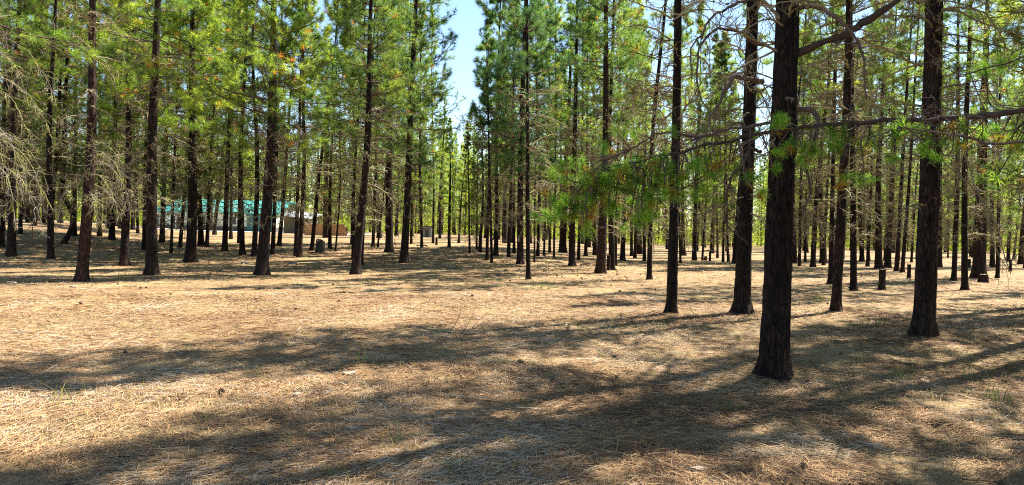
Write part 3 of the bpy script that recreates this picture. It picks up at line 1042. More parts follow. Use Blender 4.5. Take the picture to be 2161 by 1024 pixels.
# ---- the stand behind
def scatter():
    rng = np.random.default_rng(31)
    n = 0
    tries = 0
    while n < 158 and tries < 6000:
        tries += 1
        px = rng.uniform(-120, 2290) if n < 120 else rng.uniform(1060, 2290)
        d = 34 + 92 * rng.random() ** 0.8 if n < 120 else rng.uniform(38, 100)
        x = (px - CX) / F * d
        if 880 < px < 1012 and d < 84:
            continue
        if 860 < px < 1040 and d < 55:
            continue
        if 290 < px < 735 and d < 88 and not (d < 58 and rng.random() < .5):
            continue
        p = np.array([x, d])
        if min(np.hypot(*(p - q)) for q in ALLPOS) < 1.7:
            continue
        ALLPOS.append(p)
        r_ = rng.uniform(.06, .23)
        H = lane_top(px, d, rng.uniform(12.5, 16), rng)
        if 290 < px < 735:
            lab, grp = 'pine of the far stand behind the building and firewood', 'pines behind the building'
        elif px <= 290:
            lab, grp = 'pine of the far stand beyond the stake and string', 'pines beyond the stake'
        elif px < 1200:
            lab, grp = 'pine of the far stand at the end of the open lane', 'pines closing the lane'
        elif px < 1640:
            lab, grp = 'pine of the far stand round the sunlit opening', 'pines round the sunlit opening'
        else:
            lab, grp = 'pine of the far stand beyond the cut stumps', 'pines beyond the cut stumps'
        far_tree((x, d, float(gz(x, d))), r_, H, lean_quat(roll + rng.normal(0, .028), rng), lab, grp, rng, wid=lane_width(px, d))
        n += 1
    print('scattered', n)


scatter()


def far_woods():
    rng = np.random.default_rng(51)
    g = Geo()
    for k in range(800):
        d = rng.uniform(95, 175)
        px = rng.uniform(-250, 2400)
        x = (px - CX) / F * d
        H = rng.uniform(12, 17)
        H = lane_top(px, d, H, rng)
        if 280 < px < 740:
            d = max(d, 112)
        z = float(gz(x, d))
        P = np.stack([np.full(6, x) + rng.normal(0, .1, 6), np.full(6, d), z + np.linspace(-.3, H, 6)], axis=-1)
        g.add(*tubes(P[None], (rng.uniform(.1, .2) * np.linspace(1, .1, 6))[None], 6), 0, .5)
        n = 260
        hl = rng.uniform(0.1, 2.2)
        t = rng.random(n) ** 0.85
        R = rng.uniform(1.6, 2.5) * ((1 - t) ** .75 * (.6 + .4 * sm(t / .2)) + .06) * np.sqrt(rng.random(n))
        a = rng.uniform(0, 2 * pi, n)
        C = np.stack([x + R * np.cos(a), d + R * np.sin(a), z + hl + (H - hl) * t], axis=-1)
        D = np.stack([np.cos(a), np.sin(a), rng.uniform(0, 1, n)], axis=-1)
        tone = noise3(C[:, 0] * .8, C[:, 1] * .8, C[:, 2] * .8, k)
        tufts(g, rng, C, D, 7, .42, .085, np.clip(.15 + .6 * tone + rng.normal(0, .1, n), 0, .88), 1, .3)
    for k in range(2600):
        d = rng.uniform(96, 180)
        px = rng.uniform(-250, 2400)
        if 280 < px < 740:
            d = max(d, 112)
        x = (px - CX) / F * d
        n = 34
        C = np.stack([x + rng.normal(0, .9, n), d + rng.normal(0, .9, n), float(gz(x, d)) + rng.uniform(0, rng.uniform(1.5, 4.5), n)], axis=-1)
        D = np.stack([rng.normal(0, 1, n), rng.normal(0, 1, n), rng.uniform(0, 1, n)], axis=-1)
        tufts(g, rng, C, D, 6, .42, .085, np.clip(rng.uniform(.2, .8) + rng.normal(0, .1, n), 0, .88), 1, .3)
    o = link('far_woods', g.mesh('far_woods', [BARK, NEED]))
    o.color = (1.35, 1.2, .8, 1)
    tag(o, 'hazy mass of far pines closing the view behind the stand', 'woods', None, 'stuff')


far_woods()


# ------------------------------------------------------------------ the low green bough in front
def smooth_path(pts, n):
    pts = np.asarray(pts, float)
    s = np.concatenate([[0], np.cumsum(np.linalg.norm(np.diff(pts, axis=0), axis=1))])
    s /= s[-1]
    u = np.linspace(0, 1, n)
    P = np.stack([np.interp(u, s, pts[:, k]) for k in range(3)], axis=-1)
    for _ in range(2):
        P[1:-1] = 0.25 * P[:-2] + 0.5 * P[1:-1] + 0.25 * P[2:]
    return P


def px_branch(name, root, pts, r0, r1, n=24, twigs=10, tl=0.5, seed=0, m=DEAD, sides=7, droop=-0.5):
    """a limb through photo points (px, py, depth), as a part of root"""
    rng = np.random.default_rng(seed)
    P = smooth_path([at(*p) for p in pts], n)
    P = P + np.cumsum(rng.normal(0, 0.009, P.shape), axis=0) * (np.arange(n) > 0)[:, None]
    inv = root.matrix_basis.inverted()
    P = np.array([inv @ Vector(p) for p in P])
    R = np.linspace(r0, r1, n) * (1 + 0.12 * rng.normal(0, 1, n))
    g = Geo()
    g.add(*tubes(P[None], R[None], sides), 0, rng.random())
    if twigs:
        D = P[1:] - P[:-1]
        A = np.arctan2(D[:, 1], D[:, 0])
        E = np.arctan2(D[:, 2], np.hypot(D[:, 0], D[:, 1]))
        A = np.append(A, A[-1])[None]
        E = np.append(E, E[-1])[None]
        p2, a2, e2, l2, r2 = children(rng, P[None], A, E, np.array([tl / 0.36]), twigs, 0.1, 1, 1.0, 0.36, 8, 0.3, 0.25, droop)
        rr = np.linspace(1, .4, 8)[None] * np.full((len(p2), 1), 0.0045)
        g.add(*tubes(p2, rr, 4), 0, rng.random())
        p3, a3, e3, l3, r3 = children(rng, p2, a2, e2, l2, 3, 0.25, 1, 1.0, 0.5, 5, 0.4, 0.35, droop * .6)
        g.add(*tubes(p3, np.linspace(1, .5, 5)[None] * np.full((len(p3), 1), 0.0028), 3), 0, rng.random())
    o = link(name, g.mesh(name, [m], True), root)
    return o, P


root_c = None


def side_pine():
    """the pine just out of view whose long green bough crosses in front of the thick trunks"""
    rng = np.random.default_rng(61)
    x, y = 5.75, 6.6
    pos = (x, y, float(gz(x, y)))
    root = empty('pine_tree', pos, lean_quat(roll))
    bpy.context.view_layer.update()
    tag(root, 'pine whose long low bough with green tufts crosses in front of the thick trunks', 'pine tree', 'pines round the clearing')
    H = 16
    ax = axis_curve(rng, H, 0.02)
    link('trunk', trunk_geo(rng, H, 0.2, ax, 40, 120, .09).mesh('pine_trunk', [BARK], True), root)
    g = Geo()
    crown_geo(rng, ax, H, 0.2, 6.2, 2.5, 9, 24, 0.012, 0.21, 6, g)
    c = link('crown', g.mesh('pine_crown', [DEAD, NEED, LIMB]), root)
    main = [(2420, 180, 6.6), (2300, 215, 6.6), (2161, 238, 6.65), (2000, 243, 6.8), (1850, 238, 6.9), (1700, 238, 7.0), (1600, 252, 7.1), (1500, 272, 7.1), (1420, 290, 7.0), (1350, 300, 6.9), (1290, 305, 6.8), (1225, 340, 6.7)]
    bo, P = px_branch('bough', root, main, 0.034, 0.007, 90, 60, 0.5, 1, LIMB, 8, -0.7)
    second = [(1640, 258, 7.1), (1560, 275, 7.0), (1480, 300, 6.9), (1400, 296, 6.8), (1370, 330, 6.75), (1310, 350, 6.7), (1230, 420, 6.7)]
    _, P2 = px_branch('bough', root, second, 0.017, 0.005, 40, 34, 0.45, 2, LIMB, 6, -0.5)
    third = [(2161, 300, 6.4), (2080, 300, 6.5), (1990, 285, 6.6), (1900, 275, 6.75), (1800, 300, 6.8)]
    _, P3 = px_branch('bough', root, third, 0.014, 0.005, 30, 26, 0.4, 3, LIMB, 6, -0.5)
    top = [(2400, 70, 6.5), (2161, 110, 6.4), (2090, 130, 6.4), (2020, 150, 6.5)]
    _, P4 = px_branch('bough', root, top, 0.018, 0.006, 24, 8, 0.3, 4, LIMB, 6, -0.5)
    # needle tufts of the bough, each on a twig of its own
    T = [(1335, 278), (1295, 268), (1420, 268), (1650, 246), (1632, 262), (1230, 342), (1205, 335), (1270, 350), (1305, 365), (1340, 330), (1375, 340), (1385, 372), (1440, 370), (1490, 335), (1250, 390), (1212, 405), (1240, 415),
         (1215, 452), (1190, 415), (1300, 395), (1330, 370), (1365, 400), (1268, 372), (1285, 420), (1345, 395), (1415, 345), (1320, 345), (1255, 365), (1228, 378), (1400, 325), (1460, 350),
         (1610, 405), (1650, 322), (1640, 350), (1690, 342), (1665, 305), (1780, 268), (1790, 290), (1700, 302), (1812, 300), (1795, 370), (1760, 285), (1745, 300), (1930, 268), (1960, 300), (1990, 272), (1990, 298), (1960, 318), (1940, 310),
         (2030, 258), (2100, 270), (2140, 270), (2120, 290), (2075, 285), (2080, 140), (2110, 128), (2140, 118), (2045, 150), (2020, 300), (1870, 330), (2100, 372), (2150, 300), (1900, 255), (2010, 262), (1720, 320), (1840, 300), (1890, 300),
         (1515, 345), (1555, 345), (1580, 370), (1350, 435), (1285, 445), (1240, 470), (1330, 420), (1205, 370), (1180, 440)]
    n0 = len(T)
    for k in range(120):
        q = T[int(rng.integers(0, n0))] if k % 5 > 2 else T[int(rng.integers(5, 31))]
        T.append((q[0] + rng.normal(0, 32), q[1] + abs(rng.normal(0, 26)) * (1 if q[0] < 1560 else .6)))
    allP = np.concatenate([P, P2, P3, P4])
    inv = root.matrix_basis.inverted()
    groups = {}
    g = Geo()
    tg = Geo()
    for k, (tx, ty) in enumerate(T):
        wp = np.array([inv @ Vector(p) for p in [at(tx, ty, 6.85 + rng.normal(0, .22))]])[0]
        dd = np.linalg.norm(allP - wp, axis=1) + np.where(allP[:, 0] < wp[0], 0.25, 0.0)
        b = allP[np.argmin(dd)]
        if dd.min() < 0.12:
            b = allP[max(0, np.argmin(dd) - 4)]
        mid = 0.5 * (b + wp) + np.array([0, 0, -0.05 - 0.22 * np.linalg.norm(wp - b)]) + rng.normal(0, .05, 3)
        pth = smooth_path([b, mid, wp], 9)
        g.add(*tubes(pth[None], np.linspace(.006, .0045, 9)[None], 5), 0, rng.random())
        dr = wp - mid
        dr = dr / np.linalg.norm(dr) + np.array([0, 0, 0.55])
        tint = np.clip(rng.normal(0.6, 0.2), 0.1, 0.88)
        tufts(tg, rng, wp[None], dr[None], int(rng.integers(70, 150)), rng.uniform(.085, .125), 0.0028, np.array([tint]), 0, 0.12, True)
        # older, browner needles further down the same twig
        if k % 9 == 4:
            tufts(tg, rng, (wp + rng.normal(0, .06, 3))[None], (dr + rng.normal(0, .6, 3))[None], 60, .10, 0.003, np.array([rng.uniform(.93, 1)]), 0, 0.08, True)
        if rng.random() < .45:
            c2 = pth[6]
            tufts(tg, rng, c2[None], (dr + rng.normal(0, .4, 3))[None], 30, .10, 0.0028, np.array([rng.uniform(.93, 1)]), 0, 0.06, True)
    link('twig', g.mesh('twig', [LIMB], True), root)
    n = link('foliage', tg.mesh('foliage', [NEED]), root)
    n.color = (.80, 1.12, .66, 1)  # green brightened to stand in for sunlight the shaded bough misses
    return root


SP = side_pine()


def extra_limbs():
    """the crooked bare limbs one sees on the thick pine and its neighbours"""
    bpy.context.view_layer.update()
    t = HERO[1633][0]
    d = t.location[1]
    L = [([(1660, 125, d), (1700, 105, d - .1), (1760, 75, d - .2), (1830, 42, d - .3), (1900, 5, d - .4), (1960, -60, d - .5)], .048, .025, 8),
         ([(1665, 15, d), (1700, 8, d - .1), (1740, 20, d - .3), (1775, 50, d - .4), (1810, 90, d - .5), (1818, 150, d - .6), (1822, 205, d - .6)], .026, .008, 10),
         ([(1610, 95, d), (1560, 60, d - .2), (1520, 55, d - .3), (1480, 90, d - .5), (1460, 150, d - .5), (1480, 230, d - .5), (1505, 275, d - .5)], .02, .006, 12),
         ([(1610, 172, d), (1590, 162, d - .1), (1560, 156, d - .2), (1535, 190, d - .3), (1505, 240, d - .35), (1490, 275, d - .4)], .032, .010, 10),
         ([(1605, 320, d - .05), (1580, 312, d - .2), (1568, 345, d - .3), (1535, 380, d - .3), (1520, 430, d - .3), (1530, 475, d - .3), (1580, 510, d - .3)], .022, .006, 9),
         ([(1660, 240, d), (1700, 232, d - .2), (1722, 245, d - .3), (1720, 300, d - .3), (1690, 350, d - .3), (1715, 420, d - .35), (1690, 470, d - .4)], .030, .007, 9),
         ([(1615, 5, d), (1570, 0, d - .2), (1500, 30, d - .4), (1450, 100, d - .5), (1452, 170, d - .5)], .02, .006, 10)]
    for k, (pts, a, b, tw) in enumerate(L):
        px_branch('branch', t, pts, a, b, 26, tw, .5, 20 + k, LIMB, 7, -0.5)
    t = HERO[1948][0]
    d = t.location[1]
    L = [([(1945, 140, d), (1900, 115, d - .2), (1840, 85, d - .4), (1780, 60, d - .6)], .022, .007, 14),
         ([(1955, 30, d), (2010, 20, d), (2070, 45, d - .2), (2161, 70, d - .3)], .022, .010, 14),
         ([(1955, 100, d), (2000, 70, d), (2060, 85, d - .2), (2130, 110, d - .3)], .018, .007, 14),
         ([(1945, 225, d), (1890, 215, d - .2), (1830, 225, d - .4), (1770, 245, d - .5)], .02, .007, 12),
         ([(1958, 190, d), (2010, 185, d - .2), (2070, 175, d - .4), (2130, 190, d - .4)], .018, .007, 12),
         ([(1955, 240, d), (2000, 250, d - .2), (2040, 330, d - .3), (2075, 440, d - .4), (2095, 520, d - .45), (2120, 560, d - .5)], .02, .006, 16),
         ([(1955, 300, d), (2000, 350, d - .3), (2060, 400, d - .4), (2100, 470, d - .5), (2130, 575, d - .5)], .016, .006, 18)]
    for k, (pts, a, b, tw) in enumerate(L):
        px_branch('branch', t, pts, a, b, 24, tw, .55, 40 + k, DEAD, 6, -0.6)
    t = HERO[1417][0]
    d = t.location[1]
    L = [([(1416, 85, d), (1380, 65, d - .2), (1330, 55, d - .4), (1290, 75, d - .4)], .02, .006, 12),
         ([(1417, 40, d), (1370, 20, d - .2), (1320, 0, d - .3), (1290, -15, d - .3)], .018, .006, 12),
         ([(1418, 205, d), (1370, 190, d - .2), (1320, 200, d - .3)], .015, .005, 9),
         ([(1420, 45, d), (1450, 25, d), (1500, 20, d + .2), (1545, 60, d + .2)], .016, .006, 12)]
    for k, (pts, a, b, tw) in enumerate(L):
        px_branch('branch', t, pts, a, b, 20, tw, .55, 60 + k, DEAD, 5, -0.5)
    # the spray of pale dead twigs on the red-barked pine
    t = HERO[172][0]
    d = t.location[1]
    for k, pts in enumerate([[(185, 330, d), (215, 320, d - .3), (245, 345, d - .5), (262, 400, d - .5)], [(184, 350, d), (220, 345, d - .5), (255, 380, d - .7), (270, 430, d - .7)], [(182, 370, d), (215, 370, d - .5), (240, 410, d - .7), (250, 455, d - .7)],
                             [(186, 300, d), (225, 305, d - .6), (250, 330, d - .8), (265, 370, d - .8)], [(180, 380, d), (150, 385, d - .4), (130, 410, d - .6), (120, 440, d - .6)], [(183, 400, d), (205, 420, d - .4), (215, 470, d - .5)]]):
        px_branch('branch', t, pts, .012, .005, 16, 26, .55, 80 + k, LICH, 5, -0.6)


extra_limbs()


def lichen_pine():
    rng = np.random.default_rng(71)
    x, y = -9.35, 12.6
    root = empty('pine_tree', (x, y, float(gz(x, y))), lean_quat(roll))
    tag(root, 'pine with long lichen-grey dead limbs reaching into the clearing beside the dark leaning pine', 'pine tree', 'pines round the clearing')
    bpy.context.view_layer.update()
    H = 17
    ax = axis_curve(rng, H, 0.02)
    link('trunk', trunk_geo(rng, H, 0.17, ax, 40, 120, .09).mesh('pine_trunk', [BARK], True), root)
    g = crown_geo(rng, ax, H, .17, 4.4, 2.6, 11, 26, 0.0095, 0.20, 6)
    c = link('crown', g.mesh('pine_crown', [DEAD, NEED, LIMB]), root)
    c.color = (1.1, 1.1, .8, 1)
    for k in range(11):
        y0 = rng.uniform(60, 400)
        e = rng.uniform(15, 130)
        dd = y + rng.normal(0, .5)
        px_branch('branch', root, [(-70, y0 - 40, y), (-20, y0 - 55, (y + dd) / 2), (e * .5, y0 - 15, dd), (e * .85, y0 + 35, dd), (e, y0 + 80, dd)], .008, .003, 18, 20, .4, 200 + k, LICH, 5, -0.3)


lichen_pine()


# ------------------------------------------------------------------ stumps
def stump(px, py, hpx, wpx, label, tall=False, ragged=0.0, lean=0.02):
    rng = np.random.default_rng(int(px))
    pos = ground_at(px, py)
    h = hpx / F * pos[1]
    r = max(0.05, wpx / F * pos[1] * 0.5)
    root = empty('tree_stump', pos, lean_quat(lean, rng))
    tag(root, label, 'stump', 'stumps in the clearing')
    n, m = 36, 22
    z = np.linspace(-0.1, h, m)
    th = np.linspace(0, 2 * pi, n, endpoint=False)
    Z, T = np.meshgrid(z, th, indexing='ij')
    sd = int(px)
    R = r * (1 + 0.35 * np.exp(-np.maximum(Z, 0) / (r * .9))) * (1 + 0.14 * (fbm(np.cos(T) * 4, np.sin(T) * 4, Z * 1.2, sd, 3) - .45) - 0.12 * (1 - np.abs(2 * noise3(np.cos(T) * 7, np.sin(T) * 7, Z, sd + 3) - 1)) ** 3)
    top = ragged * h * (noise3(np.cos(T[-1]) * 2.5, np.sin(T[-1]) * 2.5, 0, sd) - .6)
    Z = Z + top[None, :] * np.clip(Z / h, 0, 1) ** 2
    X = np.stack([np.cos(T) * R, np.sin(T) * R, Z], axis=-1)
    idx = np.arange(n * m).reshape(m, n)
    nx = np.roll(idx, -1, axis=1)
    g = Geo()
    g.add(X.reshape(-1, 3), np.stack([idx[:-1], nx[:-1], nx[1:], idx[1:]], axis=-1).reshape(-1, 4))
    link('bark', g.mesh('stump_bark', [STUMPW if ragged else BARK], True), root)
    g = Geo()
    ring = X[-1] * np.array([.97, .97, 1]) - np.array([0, 0, .006])
    cen = ring.mean(axis=0) - np.array([0, 0, ragged * h * .25])
    mid = (ring + cen) / 2 + np.array([0, 0, 1]) * rng.normal(0, .006, (n, 1))
    V = np.concatenate([ring, mid, cen[None]])
    k = np.arange(n)
    k2 = (k + 1) % n
    g.add(V, np.stack([k, k2, n + k2, n + k], axis=-1))
    g.f.append((np.stack([n + k, n + k2, np.full(n, 2 * n)], axis=-1), 0))
    link('cut_face', g.mesh('stump_top', [STUMPW if ragged else CUT]), root)


stump(676, 533, 26, 19, 'tall jagged weathered grey stump before the firewood stack', ragged=.55)
stump(921, 517, 16, 5, 'short narrow stump standing by the open lane')
stump(1284, 571, 32, 8, 'tall narrow cut stump touching the ridged reddish pine')
stump(1252, 539, 16, 4, 'thin dark stub of a stump deep between the pines')
stump(1861, 612, 43, 14, 'tall dark cut stump with a pale top, standing alone in the shade')
stump(1918, 588, 30, 8, 'small post-like stump beside the orange-patched pine')
stump(2075, 596, 17, 18, 'low wide cut stump at the foot of the broad-trunked pine')
stump(2132, 573, 25, 6, 'thin tall stub of a stump near the curled dead twigs')
stump(1489, 550, 9, 6, 'low round stump in the sunlit opening')
stump(1498, 552, 20, 5, 'post-like stump with a cut slab on top in the sunlit opening')
stump(2045, 566, 19, 6, 'dark stump behind the straight mid-sized pine')
stump(380, 523, 10, 8, 'splintered pale stump at the foot of the slim leaning pine', ragged=.5)


# ------------------------------------------------------------------ cones, sticks, chips
def cone_mesh(rng):
    g = Geo()
    L, Rm = .085, .034
    th = np.linspace(0, 2 * pi, 12, endpoint=False)
    z = np.linspace(0, L, 9)
    prof = Rm * .62 * np.sin(np.clip(z / L * pi * .9 + .25, 0, pi)) + .002
    X = np.stack([np.cos(th)[None] * prof[:, None], np.sin(th)[None] * prof[:, None], np.broadcast_to(z[:, None], (9, 12))], axis=-1)
    idx = np.arange(108).reshape(9, 12)
    nx = np.roll(idx, -1, axis=1)
    g.add(X.reshape(-1, 3), np.stack([idx[:-1], nx[:-1], nx[1:], idx[1:]], axis=-1).reshape(-1, 4), 0, .1)
    n = 90
    k = np.arange(n)
    zz = L * (0.04 + .94 * k / n)
    a = k * 2.39996
    rr = Rm * np.sin(np.clip(zz / L * pi * .88 + .3, 0, pi))
    for i in range(n):
        d = np.array([math.cos(a[i]), math.sin(a[i]), 0])
        s = np.array([-d[1], d[0], 0])
        c = np.array([0, 0, zz[i]])
        w = .0075
        ins = c + d * rr[i] * .35
        out_ = c + d * rr[i] * 1.15 + np.array([0, 0, .010])
        v = [ins - s * w * .5, ins + s * w * .5, out_ + s * w, out_ - s * w, out_ + d * .003 + np.array([0, 0, -.004])]
        g.add(v, [(0, 1, 2, 3)], 0, [.15, .15, .75, .75, 1])
        g.f.append((np.array([(3, 2, 4)]) + g.n - 5, 0))
    return g.mesh('pine_cone', [CONE])


def cones():
    rng = np.random.default_rng(81)
    cms = [cone_mesh(rng) for _ in range(2)]
    named = [(668, 728, 'reddish pine cone in the sunlit litter by the long branch shadow'), (260, 748, 'dark pine cone in the shadow band across the open litter'), (475, 830, 'big dark pine cone half buried in matted needles'),
             (1210, 912, 'black open pine cone in the deep shade of the thickest pine'), (1300, 800, 'dark pine cone in litter beside the shadow of the thickest pine'), (1090, 768, 'small dark pine cone near the edge of the branch shadow'),
             (1165, 803, 'pine cone beside the crossed twig shadows'), (2037, 769, 'dark pine cone in the litter in front of the orange-patched pine'), (1770, 748, 'pine cone on the sunlit litter past the thickest trunk'), (1700, 810, 'pine cone close to the foot of the thickest pine'),
             (1902, 832, 'reddish pine cone lying in bright litter amid grass blades'), (2070, 686, 'dark pine cone past the foot of the orange-patched pine'), (1863, 688, 'pine cone in the shade before the orange-patched pine'), (1785, 905, 'small pine cone in the mottled light among twig shadows'), (1365, 945, 'small cone in a sunlit patch below the branch shadows'),
             (1695, 990, 'dark open cone in the striped shadows of bare limbs'), (1615, 948, 'small cone on a bright patch between two branch shadows'), (1815, 908, 'round dark cone in mottled shade'), (310, 608, 'cone on the sunlit litter before the thick straight pine'),
             (625, 654, 'cone on the bright open litter'), (1300, 759, 'cone near the curved stick in the branch shade')]
    for k, (px, py, lab) in enumerate(named):
        p = ground_at(px, py)
        o = link('pine_cone', cms[k % 2], None, p + np.array([0, 0, .014]))
        o.rotation_euler = (rng.uniform(1.2, 1.9), rng.uniform(-.3, .3), rng.uniform(0, 6.28))
        s = rng.uniform(.6, .95)
        o.scale = (s, s, s)
        tag(o, lab, 'pine cone', 'pine cones on the litter')
    for k in range(105):
        px, py = rng.uniform(100, 2100), 555 + 90 * rng.random() ** 1.6
        if k < 55:
            px, py = rng.normal(1225, 70), rng.normal(572, 11)
        if py < HOR + (px - CX) * roll + 50:
            continue
        p = ground_at(px, py)
        o = link('pine_cone', cms[k % 2], None, p + np.array([0, 0, .012]))
        o.rotation_euler = (rng.uniform(1.1, 2.0), rng.uniform(-.3, .3), rng.uniform(0, 6.28))
        s = rng.uniform(.6, .9)
        o.scale = (s, s, s)
        if k < 55:
            tag(o, 'pine cone strewn with many others beside the ridged reddish pine', 'pine cone', 'pine cones by the ridged pine')
        else:
            tag(o, 'small dark pine cone scattered out among the shaded pines', 'pine cone', 'pine cones under the stand')


cones()


def sticks():
    rng = np.random.default_rng(91)
    L = [([(1440, 826), (1448, 812), (1470, 806), (1505, 804)], .006, 'pale curved stick in the shade by the foot of the thickest pine'),
         ([(860, 690), (920, 700), (990, 712), (1020, 700)], .018, 'dark branch shape standing mostly for a shadow streak across the open litter'),  # mostly a streak of shade, modelled as a dark branch
         ([(870, 546), (920, 548), (960, 553), (1005, 556)], .04, 'long fallen branch lying by the lane pines'),
         ([(880, 520), (896, 519), (902, 521)], .05, 'short dark log lying near the lane'),
         ([(800, 542), (840, 534), (868, 530)], .025, 'branch lying at the foot of the dark straight pine'),
         ([(1170, 568), (1200, 571), (1255, 567)], .02, 'thin branch on the litter before the ridged reddish pine'),
         ([(1840, 886), (1846, 876)], .010, 'short dark stick upright in bright mottled litter'),
         ([(1260, 810), (1264, 790), (1290, 770)], .006, 'thin dark twig curving through the litter near a cone'),
         ([(848, 768), (860, 774), (872, 785)], .007, 'pale split stick in the sunlit litter'),
         ([(1665, 772), (1680, 758), (1688, 770)], .005, 'small pale twig looped beside the thickest trunk'),
         ([(2010, 560), (2080, 575), (2130, 578)], .012, 'pale fallen twig under the curled dead twigs'),
         ([(1225, 560), (1245, 561)], .035, 'pale cut billet lying by the tall pine with sparse limbs'),
         ([(1500, 532), (1522, 533)], .05, 'pale cut slab resting on the post-like stump in the opening')]
    for k, (pts, r, lab) in enumerate(L):
        P = np.array([ground_at(*p) for p in pts]) + np.array([0, 0, r * .7 + .012])
        if k == 12:
            P[:, :] = ground_at(1498, 552) + np.array([[-.35, 0, .0], [.45, .1, 0]]) + np.array([0, 0, 20 / F * ground_at(1498, 552)[1] + .07])
        P = smooth_path(P, 14)
        if k != 12:
            P[:, 2] = np.maximum(P[:, 2], gz(P[:, 0], P[:, 1]) + r * .7 + .01)
        P = P + rng.normal(0, r * .35, P.shape)
        g = Geo()
        g.add(*tubes(P[None], (r * np.linspace(1, .6, 14))[None], 7), 0, rng.uniform(.2, .9))
        A = None
        if r >= .018 and k not in (11, 12, 3):
            D = np.gradient(P, axis=0)
            p2, *_ = children(rng, P[None], np.arctan2(D[:, 1], D[:, 0])[None], np.zeros((1, 14)) + .25, np.array([1.4]), 14, .1, 1, .9, .36, 5, .2, .15, .1)
            g.add(*tubes(p2, np.linspace(1, .4, 5)[None] * np.full((len(p2), 1), .006), 4), 0, .5)
        m = CHIP if k in (0, 8, 9, 11, 12) else DEAD
        o = link('fallen_branch' if r > .015 else 'stick', g.mesh('stick', [m], True))
        tag(o, lab, 'fallen branch' if r > .015 else 'stick')
    C = [(25, 600, .16, 'pale wood scrap lying before the red-barked pine in open litter'), (155, 607, .11, 'small pale wood scrap at the foot of the red-barked pine'), (222, 536, .22, 'grey bleached wood scrap behind the red-barked pine'), (50, 535, .2, 'grey wood scrap by the foot of the dark leaning pine'),
         (55, 551, .13, 'white chip of wood past the dark leaning pine'), (105, 553, .13, 'white chip of wood below the slim leaning pine'), (518, 556, .22, 'grey broken wood scrap near the thick furrowed pine'), (618, 557, .24, 'grey bleached wood scrap beyond the thick furrowed pine'), (505, 572, .12, 'upright pale wood splinter near the thick furrowed pine'),
         (958, 840, .045, 'small white bark chip in the deep shade'), (828, 778, .05, 'flat pale bark chip in the sunlit litter'), (735, 792, .10, 'flat tan slab of bark on bright litter'), (745, 910, .09, 'flat tan bark piece in the mottled shade'), (1470, 1000, .08, 'pale sandy bark slab at the edge of the branch shadows'), (625, 838, .06, 'pale grey-green lichen-covered bark chip')]
    for k, (px, py, s, lab) in enumerate(C):
        p = ground_at(px, py)
        n = 9
        a = np.linspace(0, 2 * pi, n, endpoint=False)
        rr = s * rng.uniform(.6, 1.1, n)
        t = s * .16
        top = np.stack([np.cos(a) * rr, np.sin(a) * rr * .55, t + rng.normal(0, t * .4, n)], axis=-1)
        bot = top * np.array([1.05, 1.05, 0]) - np.array([0, 0, .01])
        g = Geo()
        V = np.concatenate([top, bot, [[0, 0, t * 1.5]]])
        i = np.arange(n)
        j = (i + 1) % n
        g.add(V, np.stack([i, n + i, n + j, j], axis=-1))
        g.f.append((np.stack([i, j, np.full(n, 2 * n)], axis=-1), 0))
        o = link('wood_scrap', g.mesh('wood_scrap', [CHIP if k not in (2, 3, 6, 7) else WOODG]), None, p + np.array([0, 0, .012]))
        o.rotation_euler = (0, 0, rng.uniform(-.5, .5))
        tag(o, lab, 'wood scrap')


sticks()

# ------------------------------------------------------------------ building, firewood, road, stake
TEAL = plain('teal_metal_roof', (.045, .27, .23), .55, .3, 3)
CREAM = plain('cream_siding', (.55, .60, .47), .8, .1, 2)
TEALD = plain('dark_teal_paint', (.02, .12, .11), .6, .2, 3)
SKIRT = plain('dark_skirting', (.10, .09, .075), .9, .3, 3)
GLASS = plain('dark_glass', (.02, .024, .026), .12, .1, 1)
WHITEP = plain('white_trim', (.75, .75, .72), .6, .06, 2)
OLIVE = plain('olive_boards', (.13, .115, .065), .85, .3, 5, 0, (6, 1, .4))
TIN = plain('pale_tin', (.33, .335, .32), .4, .12, 2)
GRAVEL = plain('pale_gravel', (.62, .57, .53), .95, .18, 8)


